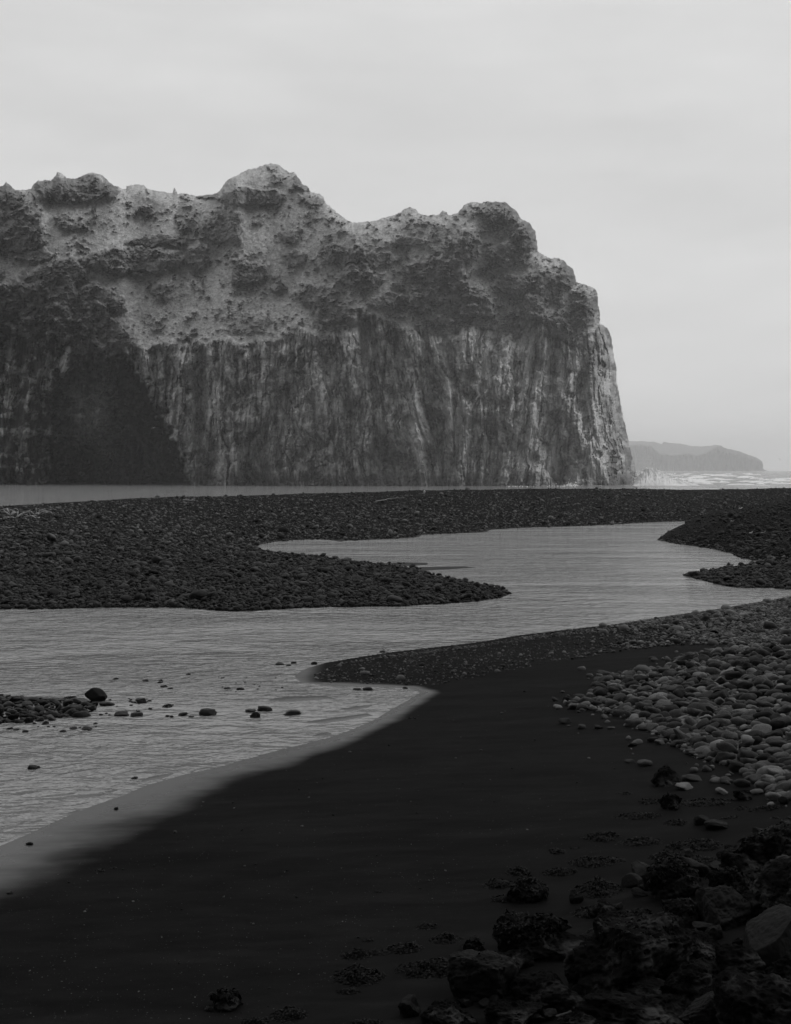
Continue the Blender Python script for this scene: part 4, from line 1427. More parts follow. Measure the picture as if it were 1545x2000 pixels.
# lower layer of smaller stones filling the gaps, and small ones spilling onto the sand
q2 = sample_px(PILE, 9000, rc)
e2 = sdf(q2[:, 0], q2[:, 1], PILE)
H2 = hit(q2[:, 0], q2[:, 1])
keep = rc.rand(len(q2)) < np.clip(e2 / 14 + .25, 0, 1)
H2 = H2[keep]
s2 = np.exp(rc.normal(-3.0, .4, len(H2)))
H2[:, 2] += s2 * .2
spill_poly = [(1080, 1350), (1200, 1295), (1400, 1250), (1545, 1225), (1640, 1215), (1640, 1610), (1545, 1590), (1380, 1545), (1280, 1500), (1180, 1450), (1090, 1420)]
q3 = sample_px(spill_poly, 1300, rc)
e3 = sdf(q3[:, 0], q3[:, 1], PILE)
kp = (e3 < 2) & (rc.rand(len(q3)) < np.exp(np.minimum(e3, 0) / 16) * .55 + .05)
H3 = hit(q3[kp, 0], q3[kp, 1])
s3 = np.minimum(np.exp(rc.normal(-3.3, .55, len(H3))), .09)
H3[:, 2] += s3 * .15
PP = np.concatenate([r_, H2, H3]); SS = np.concatenate([s_, s2, s3])
g4 = scatter_mesh('cobbles', PP, SS, rc, 2, .3, 12)
tag(obj('cobbles', g4, M_gravel), 'mass of smaller cobbles filling the bank', 'cobbles', kind='stuff')

# grit strewn over the sand
q4 = sample_px([(300, 1600), (700, 1450), (900, 1350), (1150, 1330), (1250, 1480), (1300, 1640), (1000, 1700), (800, 1850), (500, 1990), (-50, 1990), (-50, 1800)], 3500, rc)
H4 = hit(q4[:, 0], q4[:, 1])
s4 = np.exp(rc.normal(-5.6, .4, len(H4)))
g5 = scatter_mesh('grit', H4, s4, rc, 1, .3, 6)
tag(obj('grit', g5, M_gravel), 'scattered grit specks on the black sand', 'grit', kind='stuff')

# --- pebbles dotted over the sand
peb = [(683, 1468), (712, 1501), (584, 1541), (603, 1557), (815, 1587), (813, 1570), (940, 1465), (965, 1565), (1127, 1528), (437, 1751), (355, 1776), (473, 1620), (457, 1578),
       (455, 1567), (472, 1622), (397, 1566), (651, 1591), (579, 1751), (542, 1651), (740, 1741), (820, 1735), (838, 1719), (676, 1783), (920, 1650), (166, 1780), (240, 1697), (134, 1723),
       (590, 1613), (652, 1627), (736, 1670), (478, 1691), (500, 1687), (1000, 1500), (1055, 1560), (905, 1530), (870, 1610), (1030, 1620), (560, 1700), (300, 1690), (260, 1760), (630, 1520),
       (760, 1455), (890, 1480), (1045, 1445), (1070, 1380), (980, 1392), (1025, 1350), (1200, 1500), (1150, 1480), (700, 1830), (480, 1850), (583, 1902), (350, 1880), (250, 1900), (870, 1700)]
PM = [(1298, 1518, 'the jagged lava rock'), (1104, 1408, 'the black angular rock'), (805, 1402, 'the weed scrap by the swash'), (740, 1741, 'the tiny dark weed scrap'), (195, 1699, 'the small weed tangle'),
      (342, 1624, 'the small black stone'), (700, 1898, 'the big round weed heap'), (444, 1954, 'the lone dark rock'), (975, 1722, 'the lower sand edge weed clump'), (19, 1743, 'the black stone on wet sand'),
      (1088, 1660, 'the small outlying weed clump'), (227, 1578, 'the black upright stone'), (835, 1808, 'the small isolated weed clump'), (569, 1391, 'the smooth long stream stone')]
for i, (px, py) in enumerate(peb):
    w_ = rc.uniform(3.5, 7)
    tone = 'pale' if i % 3 == 0 else 'dark'
    o = add_stone('pebble', px, py, w_, w_ * .6, unique_label('%s %s pebble on black sand' % (tone, 'tiny' if w_ < 5 else 'small'), px, py, PM), 'pebbles dotted over the black sand', 'pebble')
    o.data = CM[tone][COBBLES.index(o.data)]

# broken rocks filling the gaps of the pile
RK_MESH = []
for k in range(9):
    me, v = boulder_mesh('rock', 800 + k, (1, .85, .62), 4, .14, 18)
    ext = v.max(0) - v.min(0)
    for mt in (M_lava, M_boulder):
        m2 = me.copy(); m2.materials.append(mt)
        RK_MESH.append((m2, ext))
BM = [(b[0], b[1], 'the ' + ph) for b, ph in ((B[12], 'huge pitted boulder'), (B[9], 'smooth grey rounded boulder'), (B[8], 'sharp-edged pale-topped rock'), (B[16], 'domed lichen-topped boulder'), (B[14], 'seaweed-roofed boulder'),
      (B[18], 'long speckled boulder'), (B[19], 'rugged knobbly boulder'), (B[5], 'seaweed-crowned boulder'), (B[15], 'cone-shaped rock'), (B[17], 'low black slab'), (B[13], 'pale-topped flat rock'), (B[20], 'ridge-backed boulder'))]
pile = [(1000, 1870), (1130, 1770), (1260, 1690), (1400, 1640), (1560, 1620), (1560, 2000), (760, 2010), (860, 1930)]
qq_ = sample_px(pile, 74, rc)
for i, (px, py) in enumerate(qq_):
    w_ = rc.uniform(18, 52)
    h_ = hit(px, py)[0]
    me, ext = RK_MESH[rc.randint(len(RK_MESH))]
    sc_ = w_ * h_[1] / F / ext[0]
    o = obj('rock', me, None, (h_[0], h_[1], h_[2] + ext[2] * sc_ * .3))
    o.scale = (sc_, sc_, sc_ * rc.uniform(.8, 1.3))
    o.rotation_euler = (rc.normal(0, .3), rc.normal(0, .3), rc.uniform(0, 6.28))
    lab = unique_label('%s broken %s rock' % ('small' if w_ < 34 else 'blocky', 'black' if me.materials[0] == M_lava else 'grey-faced'), px, py, BM)
    tag(o, lab, 'rock', 'rocks tumbled along the foot of the bank')

# ------------------------------------------------------------------ seaweed
def blade(r, L, wd, p0, n_, dirv, curl=1.0):
    """a short forked ribbon; returns verts, quads"""
    n_ = np.array(n_, float); n_ /= np.linalg.norm(n_) + 1e-9
    d = np.array(dirv, float); d -= n_ * (d @ n_); d /= np.linalg.norm(d) + 1e-9
    side = np.cross(n_, d)
    vs, fs = [], []
    seg = 5
    lift0 = r.uniform(0, .55) * curl
    p = np.array(p0, float)
    ang = lift0
    tw = r.uniform(-1.2, 1.2)
    for i in range(seg + 1):
        t_ = i / seg
        ww = wd * (.5 + 1.1 * math.sin(math.pi * min(t_ * .9 + .12, 1))) * (.35 if i == seg else 1)
        sd_ = side * math.cos(tw * t_) + n_ * math.sin(tw * t_)
        vs += [p - sd_ * ww / 2, p + sd_ * ww / 2]
        st_ = d * math.cos(ang) + n_ * math.sin(ang)
        p = p + st_ * L / seg
        ang -= r.uniform(.1, .6) * curl
        d = d + side * r.uniform(-.25, .25)
        d /= np.linalg.norm(d)
    for i in range(seg):
        fs.append((2 * i, 2 * i + 1, 2 * i + 3, 2 * i + 2))
    return vs, fs


rw = np.random.RandomState(91)


def weed_mesh(bases, normals, L, wd, n, outward=None):
    V, Fq = [], []
    for i in range(n):
        j = rw.randint(len(bases))
        nn = normals[j]
        dv = rw.normal(size=3)
        if outward is not None:
            dv = dv * .5 + outward(bases[j])
        vs, fs = blade(rw, L * rw.uniform(.5, 1.3), wd * rw.uniform(.6, 1.4), bases[j], nn, dv)
        o_ = len(V)
        V += vs
        Fq += [[a + o_ for a in f] for f in fs]
    return np.array(V), np.array(Fq)


WEED = [(1220, 1549, 34, 8, 'thin scrap of seaweed on sand streamward of the lava rock'), (1270, 1563, 46, 18, 'small seaweed clump beside the black peaked rock'),
        (1382, 1563, 112, 24, 'long dark seaweed line ending at the low dark rock'), (1245, 1590, 96, 22, 'long seaweed strip below the black peaked rock'),
        (1320, 1605, 50, 20, 'seaweed clump lying between peaked rock and the rock pair'), (1175, 1630, 76, 28, 'bushy seaweed clump on open sand above the long strips'),
        (1250, 1641, 92, 22, 'stretched seaweed clump beside the bushy one'), (1088, 1660, 36, 18, 'small outlying seaweed clump with a trailing shred'),
        (1122, 1656, 24, 5, 'thin shred of seaweed trailing on sand'), (1165, 1678, 118, 30, 'broad seaweed mat on sand above the cone-shaped rock'),
        (1095, 1700, 72, 22, 'narrow seaweed clump under the broad mat'), (1010, 1698, 48, 24, 'seaweed clump at the sand edge, upper of a pair'),
        (975, 1722, 64, 28, 'seaweed clump at the sand edge, lower of a pair'), (985, 1752, 60, 22, 'seaweed spreading from the foot of the cone-shaped rock'),
        (1165, 1730, 108, 48, 'thick heap of seaweed between cone-shaped rock and crowned boulder'), (1355, 1645, 112, 40, 'large seaweed bank below the rock pair'),
        (1300, 1668, 70, 30, 'seaweed heap on the near side of the large seaweed bank'), (1362, 1675, 80, 26, 'tangled seaweed beside the rounded grey stone'),
        (1449, 1577, 30, 12, 'small seaweed tuft on sand near the long line'), (1495, 1576, 84, 16, 'ragged seaweed belt near the lowest cobbles'), (1425, 1596, 46, 7, 'thin dark kelp strand lying above the rock pair'),
        (1513, 1596, 20, 8, 'small dark weed scrap next to the ragged belt'), (835, 1808, 46, 14, 'small isolated seaweed clump on the dark sand'), (870, 1830, 66, 28, 'seaweed clump beside the small weedy rock'),
        (790, 1848, 76, 30, 'lumpy seaweed clump in the middle of the sandward row'), (735, 1858, 60, 16, 'flat seaweed link in the sandward row'), (695, 1862, 66, 24, 'outermost seaweed clump of the sandward row'),
        (720, 1836, 26, 8, 'small seaweed scrap above the sandward row'), (700, 1898, 108, 50, 'big round seaweed heap on the sand'), (680, 1935, 44, 14, 'pale-tipped seaweed fringe below the big round heap'),
        (845, 1882, 150, 56, 'wide shaggy seaweed mass before the domed boulder'), (565, 1975, 72, 40, 'seaweed mound low on the open sand'), (500, 1992, 60, 16, 'flat seaweed clump beside the low mound'),
        (715, 1994, 64, 16, 'seaweed clump at the very bottom of the sand'), (428, 1966, 60, 20, 'seaweed skirt at the foot of the lone dark rock'), (740, 1741, 16, 5, 'tiny dark scrap of weed alone on bare sand'),
        (805, 1402, 22, 6, 'small weed scrap near the shining swash'), (195, 1699, 28, 8, 'small weed tangle on the wet sand'), (222, 1695, 14, 5, 'dark weed scrap beside the small tangle'),
        (1300, 1825, 60, 40, 'seaweed hanging in the gap behind the huge boulder'), (1160, 1775, 90, 34, 'seaweed and litter behind the seaweed-roofed boulder'), (1240, 1780, 70, 30, 'seaweed patch at the peak of the huge boulder'),
        (795, 1335, 14, 9, 'dark weed tuft on a stone at the gravel edge'), (137, 1361, 26, 11, 'dark weed tuft growing on the cobble shoal'), (328, 1377, 24, 12, 'weed-covered stone mound standing in the stream')]
for (px, py, w_, h_, lab) in WEED:
    c_ = hit(px, py + h_ * .2)[0]
    mpx = c_[1] / F
    rx = w_ / 2 * mpx
    sl = (c_[1] * c_[1]) / (H * F)          # metres of ground depth per row
    hh_ = min(h_ * mpx * .5, rx * .8)
    ry = min(max(h_ * .5 * sl * .75, rx * .25), rx * 1.6)
    nb = int(np.clip(w_ * h_ * .42, 30, 1100))
    bx = rw.normal(size=(nb * 2, 2)) * .48
    bx = bx[(bx ** 2).sum(1) < 1.1]
    X_ = c_[0] + bx[:, 0] * rx
    Y_ = c_[1] + bx[:, 1] * ry
    lump = .5 + .8 * n2(X_ / (rx * .5 + .02), Y_ / (ry * .6 + .02), 3)
    gz_ = np.maximum(ground(X_, Y_), 0)
    Z_ = gz_ + np.clip(1 - (bx ** 2).sum(1), 0, 1) * hh_ * np.clip(lump, .2, 1.3) * rw.uniform(.15, 1, len(bx))
    bases = np.stack([X_, Y_, Z_], 1)
    nrm = np.stack([bx[:, 0] * .5, bx[:, 1] * .5, np.full(len(bx), .9)], 1)
    L_ = np.clip(7 * mpx, .04, .12)
    if w_ < 30:
        L_ *= .8
    wd_ = np.clip(1.8 * mpx, .009, .02)
    V, Fq = weed_mesh(bases, nrm, L_, wd_, nb, lambda b, c_=c_: (b - c_) / (rx + .01) * .5)
    tag(obj('seaweed_clump', mesh_np('seaweed_clump', V, [Fq]), M_weed), lab, 'seaweed', 'seaweed clumps washed up on the sand and rocks')

DRAPE = [(6, 420, .35, 'seaweed crown hanging over the broad black boulder'), (7, 520, .2, 'seaweed draped along the top of the long sloping boulder'), (15, 640, .2, 'thick seaweed roof over the wide black boulder'),
         (16, 330, -.4, 'seaweed wrapped all round the cone-shaped rock'), (2, 60, -.2, 'seaweed wisps clinging to the small black peaked rock'), (24, 70, .1, 'seaweed clinging to the small weedy rock'),
         (25, 110, .1, 'seaweed hanging from the lone dark rock'), (13, 150, .45, 'short tufts of seaweed on the shoulder of the huge boulder'), (17, 90, -.1, 'seaweed fringe low on the domed boulder'),
         (43, 150, .1, 'seaweed over the black boulder behind the sharp-edged rock'), (42, 160, .1, 'seaweed over the shadowed boulder behind the peak')]
for seed, nb, zmin, lab in DRAPE:
    v, f = SURF[seed]
    fc = v[f].mean(1)
    fn = np.cross(v[f[:, 1]] - v[f[:, 0]], v[f[:, 2]] - v[f[:, 0]])
    ar = np.linalg.norm(fn, axis=1)
    fn = fn / (ar[:, None] + 1e-12)
    zr = (fc[:, 2] - v[:, 2].mean()) / (v[:, 2].max() - v[:, 2].mean())
    nz_ = fbm3(fc * 5, 2, 3)
    m = (fn[:, 2] > -.1) & (zr + nz_ * .15 > zmin)
    ii = rw.choice(np.where(m)[0], nb * 2, p=ar[m] / ar[m].sum())
    D_ = fc[ii][:, 1].mean()
    L_ = np.clip(9 * D_ / F, .05, .12)
    cen = v.mean(0)
    V, Fq = weed_mesh(fc[ii], fn[ii], L_, np.clip(2.6 * D_ / F, .011, .024), int(nb * 1.6), lambda b: np.array([b[0] - cen[0], b[1] - cen[1], -.35 * 1.0]) / 1.0)
    tag(obj('seaweed_clump', mesh_np('seaweed_clump', V, [Fq]), M_weed), lab, 'seaweed', 'seaweed clumps washed up on the sand and rocks')

# ------------------------------------------------------------------ driftwood
def tube(path, rad, ns=8):
    P_ = np.array(path, float)
    n_ = len(P_)
    T = np.gradient(P_, axis=0)
    T /= np.linalg.norm(T, axis=1)[:, None] + 1e-9
    V, Fq = [], []
    for i in range(n_):
        a_ = np.cross(T[i], [0, 0, 1.0]); a_ /= np.linalg.norm(a_) + 1e-9
        b_ = np.cross(T[i], a_)
        rr_ = rad[i] if hasattr(rad, '__len__') else rad
        for k in range(ns):
            th = 2 * math.pi * k / ns
            V.append(P_[i] + (a_ * math.cos(th) + b_ * math.sin(th)) * rr_)
    for i in range(n_ - 1):
        for k in range(ns):
            Fq.append((i * ns + k, i * ns + (k + 1) % ns, (i + 1) * ns + (k + 1) % ns, (i + 1) * ns + k))
    V = np.array(V); Fq = np.array(Fq)
    c0, c1 = len(V), len(V) + 1
    V = np.concatenate([V, [P_[0], P_[-1]]])
    tri = [(c0, (k + 1) % ns, k) for k in range(ns)] + [(c1, (n_ - 1) * ns + k, (n_ - 1) * ns + (k + 1) % ns) for k in range(ns)]
    return V, [Fq, np.array(tri)]


def wood(name, pix, rpx, lab, cat='driftwood', lift=.08, taper=.5, mat=None):
    pts = []
    for a_, b_ in pix:
        h_ = hit(a_, b_)[0]
        pts.append(h_ + np.array([0, 0, lift]))
    pts = np.array(pts)
    Dm = pts[:, 1].mean()
    pts[:, 1] = pts[:, 1] * .3 + Dm * .7
    xs_ = np.array([a_ for a_, b_ in pix]); pts[:, 0] = (xs_ - CX) / F * pts[:, 1]
    gzz = np.maximum(ground(pts[:, 0], pts[:, 1]), 0)
    pts[:, 2] = gzz + lift
    tt = np.linspace(0, 1, len(pts)); t2 = np.linspace(0, 1, 16)
    pp = np.stack([np.interp(t2, tt, pts[:, c]) for c in range(3)], 1)
    pp += np.stack([0 * t2, 0 * t2, .02 * np.sin(t2 * 9)], 1)
    V, Fs = tube(pp, np.linspace(1, taper, 16) * rpx * Dm / F)
    me = mesh_np(name, V, Fs)
    return tag(obj(name, me, mat or M_wood), lab, cat)


wood('driftwood_log', [(974, 953), (1000, 954), (1030, 956), (1052, 957)], 1.6, 'long pale driftwood log lying along the bar crest', lift=.25)
wood('driftwood_plank', [(357, 981), (370, 981), (380, 981)], 1.2, 'short bleached plank lying flat on the shingle bar', lift=.14, taper=.95)
wood('driftwood_branch', [(733, 992), (744, 988), (752, 981), (757, 975), (772, 973), (790, 971)], .7, 'thin curved pale branch on the shingle bar', lift=.16)
wood('driftwood_stick', [(1238, 955), (1247, 956)], .8, 'tiny pale stick on the bar crest below the spray', lift=.2)
wood('driftwood_stick', [(1443, 1000), (1450, 996)], 1.5, 'pale split stick standing out on the dark mound crest', lift=.15)
wood('driftwood_stick', [(1464, 1048), (1470, 1043)], 1.6, 'pale chip of wood low on the dark mound', lift=.12)
wood('driftwood_stick', [(1427, 1022), (1434, 1022)], 1.2, 'pale chip of wood halfway up the dark mound', lift=.12)
wood('driftwood_stick', [(1486, 1047), (1496, 1042)], .9, 'thin pale twig on the flank of the dark mound', lift=.12)
wood('driftwood_stick', [(748, 1269), (762, 1275)], 1.0, 'pale stick leaning by the dark stone at the gravel edge', lift=.03)
wood('driftwood_stick', [(8, 1034), (28, 1034)], 1.4, 'pale worn stick below the driftwood tangle', lift=.1)
# tangle of bleached roots on the bar
for nm_, cx0, cy0, lab in (('driftwood_tangle', 22, 1010, 'pale tangle of bleached roots on the shingle, farther out'), ('driftwood_tangle', 72, 1010, 'pale tangle of bleached roots on the shingle, nearer the dark lump')):
    V_, F_ = [], [[], []]
    for k in range(12):
        b0 = hit(cx0 + rc.uniform(-14, 14), cy0 + rc.uniform(-5, 6))[0]
        e0 = b0 + np.array([rc.uniform(-.9, .9), rc.uniform(-.5, .5), 0])
        t2 = np.linspace(0, 1, 8)
        pp = b0[None] * (1 - t2[:, None]) + e0[None] * t2[:, None]
        pp[:, 2] = b0[2] + .12 + .28 * np.sin(t2 * rc.uniform(1.5, 4)) * rc.uniform(.3, 1)
        pp += np.cumsum(rc.normal(0, .05, pp.shape), 0)
        v_, f_ = tube(pp, np.linspace(.06, .02, 8), 6)
        o_ = sum(len(a) for a in V_)
        V_.append(v_); F_[0].append(f_[0] + o_); F_[1].append(f_[1] + o_)
    tag(obj(nm_, mesh_np(nm_, np.concatenate(V_), [np.concatenate(F_[0]), np.concatenate(F_[1])]), M_wood), lab, 'driftwood')

# small white litter / shells on the crest
for px, py, w_, lab in ((1262, 955, 4, 'white upright plastic scrap on the bar crest below the spray'), (829, 964, 4, 'white fleck of litter on the far bar')):
    h_ = hit(px, py)[0]
    me, v = boulder_mesh('litter_scrap', int(px), (w_ / 2 * h_[1] / F, .05, w_ * .8 * h_[1] / F), 3, .1, 5)
    tag(obj('litter_scrap', me, M_white, (h_[0], h_[1], h_[2] + .15)), lab, 'litter')

# ------------------------------------------------------------------ gulls
def gull(p_, span, bank, head, lab, flying=True):
    root = bpy.data.objects.new('gull', None)
    root.location = p_
    root.rotation_euler = (0, 0, head)
    COL.objects.link(root)
    tag(root, lab, 'gull', 'gulls around the cliff')
    L = span * .42
    t2 = np.linspace(0, 1, 12)
    pp = np.stack([t2 * 0, (t2 - .5) * L, .02 * span * np.sin(t2 * 3.1)], 1)
    rad = span * .055 * np.sin(np.pi * np.clip(t2 * .92 + .05, 0, 1)) ** .7 + .004
    rad[-3:] = span * np.array([.035, .03, .012])
    V, Fs = tube(pp, rad, 8)
    obj('body', mesh_np('gull_body', V, Fs), M_gull, parent=root)
    for sg in (-1, 1):
        V = []
        for i, (u_, z_, ch) in enumerate(((0, 0, .16), (.22, .10, .15), (.38, .08, .10), (.5, .02, .02))):
            for th in (-.006, .006):
                V += [(sg * u_ * span, -ch * span / 2 - u_ * span * .12 + .05 * span, (z_ + bank * sg * u_) * span + th * span), (sg * u_ * span, ch * span / 2 - u_ * span * .12 + .05 * span, (z_ + bank * sg * u_) * span + th * span)]
        Fq = []
        for i in range(3):
            a_ = i * 4; b_ = a_ + 4
            Fq += [(a_, a_ + 1, b_ + 1, b_), (a_ + 2, b_ + 2, b_ + 3, a_ + 3), (a_, b_, b_ + 2, a_ + 2), (a_ + 1, a_ + 3, b_ + 3, b_ + 1)]
        Fq.append((12, 13, 15, 14))
        obj('wing', mesh_np('gull_wing', np.array(V), [np.array(Fq)], False), M_gull, parent=root)
    return root


def air(px, py, D_):
    return ((px - CX) / F * D_, D_, H + (HY - py) / F * D_)


gull(air(300, 836, 300), 1.1, .3, .6, 'white gull gliding across the dark mouth of the cave')
gull(air(1523, 897, 420), 1.3, .6, 1.2, 'gull flying low over the open sea past the headland')
gull(air(1207, 388, 420), 1.0, .1, .2, 'tiny gull high in the sky off the cliff shoulder')
gull(air(1142, 490, 420), 1.0, .5, .9, 'tiny gull in the sky just off the cliff edge')
gull(air(842, 378, 420), .9, .2, -.4, 'tiny gull above the notch in the cliff crest')
gull(air(1290, 628, 430), .9, .4, .3, 'tiny gull in pale sky beside the cliff flank')
gull(air(988, 181, 380), .8, .2, .3, 'tiny gull in the upper sky, highest of all')
gull(air(1428, 725, 400), .8, .1, .6, 'tiny gull over the sea far out from the cliff')
gull(air(648, 330, 430), .9, .2, .4, 'tiny gull in the sky beside the highest summit')

# ------------------------------------------------------------------ painted chevrons at the foot of the cliff
cp = cliff_point(1198, 898, .7)
k_ = cp.y / F
root = bpy.data.objects.new('chevron_sign', None)
root.location = cp
COL.objects.link(root)
tag(root, 'row of white curved chevron marks low on the cliff corner', 'sign')
v = np.array([(x * k_, y_, z * k_) for x in (-7.5, 7.5) for y_ in (0, .15) for z in (-6.5, 6.5)], float)
f = np.array([(0, 1, 3, 2), (4, 6, 7, 5), (0, 4, 5, 1), (2, 3, 7, 6), (0, 2, 6, 4), (1, 5, 7, 3)])
obj('board', mesh_np('sign_board', v, [f], False), M_dark, parent=root)
V, Fq = [], []
for m_, (x0, bend) in enumerate(((-5.2, 0), (-3.0, -1.1), (-1.2, 1.1), (1.0, 1.2), (3.2, 1.2), (5.2, 1.0))):
    for i in range(7):
        t_ = i / 6 * 2 - 1
        xx = x0 + bend * (1 - t_ * t_)
        zz = t_ * 4.4
        V += [((xx - .45) * k_, -.03, zz * k_), ((xx + .45) * k_, -.03, zz * k_)]
        if i:
            b_ = m_ * 14 + i * 2
            Fq.append((b_ - 2, b_ - 1, b_ + 1, b_))
obj('chevron_marks', mesh_np('chevron_marks', np.array(V), [np.array(Fq)], False), M_white, parent=root)

# sheep pen under the overhang
cp = cliff_point(266, 537, .5)
k_ = cp.y / F
root = bpy.data.objects.new('sheep_pen', None); root.location = cp; COL.objects.link(root)
tag(root, 'small low pen with pale rails under the grassy overhang', 'pen')
V, Fs = [], []
def bar(a_, b_, th):
    v_, f_ = tube([a_, ((a_[0] + b_[0]) / 2, (a_[1] + b_[1]) / 2, (a_[2] + b_[2]) / 2), b_], th, 5)
    return v_, f_
for nm_, segs in (('rail', [((-10, 0, 3.0), (6, 0, 3.2))]), ('post', [((-10, 0, -1), (-10, 0, 3.2))]), ('post', [((-2, 0, -1), (-2, 0, 3.2))]), ('post', [((6, 0, -1), (6, 0, 3.2))])):
    for a_, b_ in segs:
        v_, f_ = bar([q_ * k_ for q_ in a_], [q_ * k_ for q_ in b_], .09)
        obj(nm_, mesh_np('pen_' + nm_, v_, f_), M_wood, parent=root)
v = np.array([(x * k_, y_, z * k_) for x in (7, 12) for y_ in (0, 1.0) for z in (-1.5, 2.2)], float)
obj('shed_wall', mesh_np('pen_shed', v, [f], False), M_white if False else M_wood, parent=root)

# ------------------------------------------------------------------ spray and surf
def plume(lab, blobs, n, r0, seed, name='spray'):
    r_ = np.random.RandomState(seed)
    P_, S_ = [], []
    wts = np.array([b[5] for b in blobs], float); wts /= wts.sum()
    for (px, py, wx_, wy_, D_, wt), cnt in zip(blobs, (wts * n).astype(int)):
        q_ = r_.normal(size=(cnt, 3)) * .5
        X_ = px + q_[:, 0] * wx_ + 4 * n2(q_[:, 1] * 2.0, q_[:, 2] * 2.0, seed)
        Yr = py - np.abs(q_[:, 1]) * wy_ * (1 + .5 * n2(X_ / 9, q_[:, 2], seed + 2))
        Dd = D_ + q_[:, 2] * 5
        P_.append(np.stack([(X_ - CX) / F * Dd, Dd, H + (HY - Yr) / F * Dd], 1))
        S_.append(r0 * np.exp(r_.normal(0, .5, cnt)) * (1.2 - .5 * np.clip(np.abs(q_[:, 1]), 0, 1.5)))
    P_ = np.concatenate(P_); S_ = np.concatenate(S_)
    k_ = P_[:, 2] > .05
    P_, S_ = P_[k_], S_[k_]
    nn_ = r_.normal(size=(len(P_), 3)) * .35 + np.array([[0, -.55, .85]])
    a_ = np.cross(nn_, r_.normal(size=(len(P_), 3))); a_ /= np.linalg.norm(a_, axis=1)[:, None]
    b_ = np.cross(a_, nn_); b_ /= np.linalg.norm(b_, axis=1)[:, None]
    a_ *= S_[:, None]; b_ *= S_[:, None]
    V = np.stack([P_ - a_, P_ - b_ * .8, P_ + a_, P_ + b_ * .8], 1).reshape(-1, 3)
    me = mesh_np(name, V, [np.arange(len(V)).reshape(-1, 4)])
    tag(obj(name, me, M_foam), lab, 'sea spray', kind='stuff')


M_foam, t, p = new_mat('sea_foam')
p.inputs['Base Color'].default_value = (.85, .85, .85, 1)
p.inputs['Roughness'].default_value = 1
tr_ = t.n('ShaderNodeBsdfTranslucent')
tr_.inputs['Color'].default_value = (.95, .95, .95, 1)
ms_ = t.n('ShaderNodeMixShader', _Fac=.12)
t.l(p.outputs[0], ms_.inputs[1]); t.l(tr_.outputs[0], ms_.inputs[2])
t.l(ms_.outputs[0], [n_ for n_ in t.t.nodes if n_.type == 'OUTPUT_MATERIAL'][0].inputs[0])
t.l(bump_of(t, t.noise(pos(t), 2, 5, .7), 1, .3), p.inputs['Normal'])
for (px, w_, h_, D_, lab) in ((1012, 46, 7, 205, 'white breaking wavelet behind the driftwood log'), (1320, 90, 7, 330, 'white surf line right below the spray burst')):
    V, Fq = [], []
    n1, n2_ = 60, 10
    for i in range(n1 + 1):
        for j in range(n2_ + 1):
            u_ = i / n1; v_ = j / n2_
            x = (px + (u_ - .5) * w_ - CX) / F * D_
            env = math.sin(math.pi * u_) ** .6 * math.sin(math.pi * v_)
            V.append((x, D_ + (v_ - .5) * 5, env * (1.1 + .8 * float(n2(np.array([u_ * 9.]), np.array([v_ * 3.]), int(px))[0])) * h_ * D_ / F * .9 - .05))
    V = np.array(V)
    tag(obj('surf', mesh_np('surf', V, [grid_faces(n1 + 1, n2_ + 1)[:, ::-1]]), M_foam), lab, 'surf', kind='stuff')

plume('white droplets of the spray burst at the cliff corner', [(1258, 952, 16, 34, 344, 3), (1272, 952, 26, 30, 342, 4), (1292, 953, 34, 24, 340, 4), (1315, 953, 40, 12, 338, 2)], 9000, .17, 71)
plume('faint droplets drifting along the cliff foot', [(1118, 953, 14, 14, 302, 1), (1100, 953, 30, 6, 302, 1), (1008, 953, 30, 4, 300, 1)], 1100, .10, 72)


# body of the burst: a ragged mound of white water
prof = [(1236, 0), (1244, 12), (1252, 27), (1262, 33), (1275, 29), (1290, 27), (1302, 18), (1316, 9), (1332, 4), (1352, 0)]
gx_, gy_ = np.meshgrid(np.linspace(1236, 1352, 190), np.linspace(-1, 1, 70))
Dm_ = 334 + gy_ * 11
hgt_ = interp(gx_.ravel(), prof).reshape(gx_.shape) * 337 / F
env_ = np.clip(1 - np.abs(gy_), 0, 1) ** .8
nz_ = fbm2(gx_ / 7, gy_ * 3, 4, 401, .65)
zz_ = hgt_ * env_ * (1 + .22 * nz_) + .25 * env_ * fbm2(gx_ / 3.5, gy_ * 6, 3, 405, .6) * np.clip(hgt_, 0, 2) - .05
Vm = np.stack([((gx_ - CX) / F * Dm_).ravel(), Dm_.ravel(), zz_.ravel()], 1)
tag(obj('spray', mesh_np('spray', Vm, [grid_faces(70, 190)]), M_foam), 'white water heaped up where the swell bursts on the cliff corner', 'sea spray', kind='stuff')

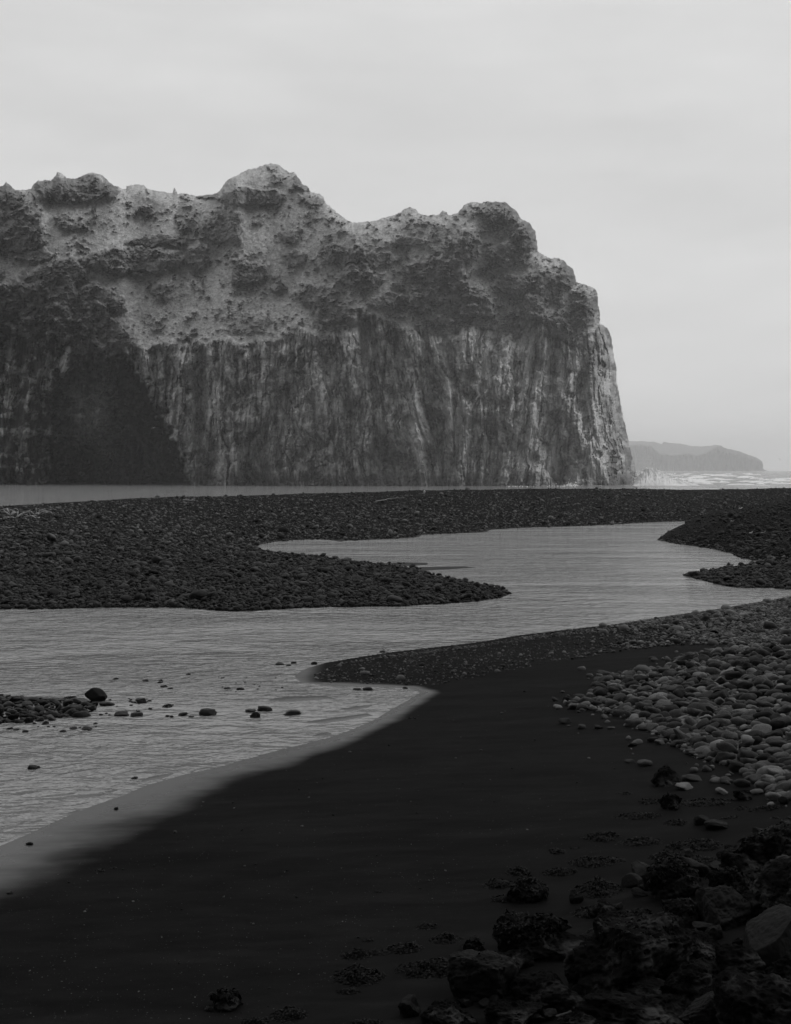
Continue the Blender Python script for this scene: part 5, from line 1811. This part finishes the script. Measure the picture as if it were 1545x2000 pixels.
# whitecaps out on the sea
rv = np.random.RandomState(17)
Vc, Fc_ = [], []
no = 0
for k in range(85):
    D_ = 1.0 / rv.uniform(1 / 1500., 1 / 330.)
    px = rv.uniform(1262, 1640)
    L_ = rv.uniform(2.5, 9) * (D_ / 450) ** .6
    hh = rv.uniform(.25, .7) * (D_ / 450) ** .4
    cx0 = (px - CX) / F * D_
    n1 = 14
    for i in range(n1 + 1):
        u_ = i / n1
        env = math.sin(math.pi * u_) ** .7 * (.6 + .6 * rv.rand())
        x = cx0 + (u_ - .5) * L_
        y = D_ + 1.5 * math.sin(u_ * 5 + k)
        Vc += [(x, y - 1.2, .02), (x, y, .05 + hh * env), (x, y + .8, .02)]
        if i:
            b_ = no + (i - 1) * 3
            Fc_ += [(b_, b_ + 3, b_ + 4, b_ + 1), (b_ + 1, b_ + 4, b_ + 5, b_ + 2)]
    no += (n1 + 1) * 3
tag(obj('whitecaps', mesh_np('whitecaps', np.array(Vc), [np.array(Fc_)]), M_foam), 'white crests scattered over the open sea', 'whitecaps', kind='stuff')

# mist hanging over the water before the seaward end of the cliff
mm = bpy.data.materials.new('sea_mist')
mm.use_nodes = True
t = NT(mm.node_tree)
out = t.n('ShaderNodeOutputMaterial')
pv = t.n('ShaderNodeVolumePrincipled')
pv.inputs['Color'].default_value = (1, 1, 1, 1)
sx_ = t.n('ShaderNodeSeparateXYZ')
t.l(t.n('ShaderNodeTexCoord').outputs['Object'], sx_.inputs[0])
rx_ = t.rng(sx_.outputs['X'], -110, 60, 0, 1, True)
rx2 = t.rng(sx_.outputs['X'], 150, 260, 1, 0, True)
rz_ = t.rng(sx_.outputs['Z'], 85, 135, 1, 0, True)
t.l(t.math('MULTIPLY', t.math('MULTIPLY', t.math('MULTIPLY', rx_, rx2), rz_), 4.6e-4), pv.inputs['Density'])
t.l(pv.outputs[0], out.inputs['Volume'])
tag(box_obj('mist', -115, 265, 150, 300, -1.5, 138, mm), 'soft mist hanging before the seaward end of the cliff', 'mist', kind='stuff')
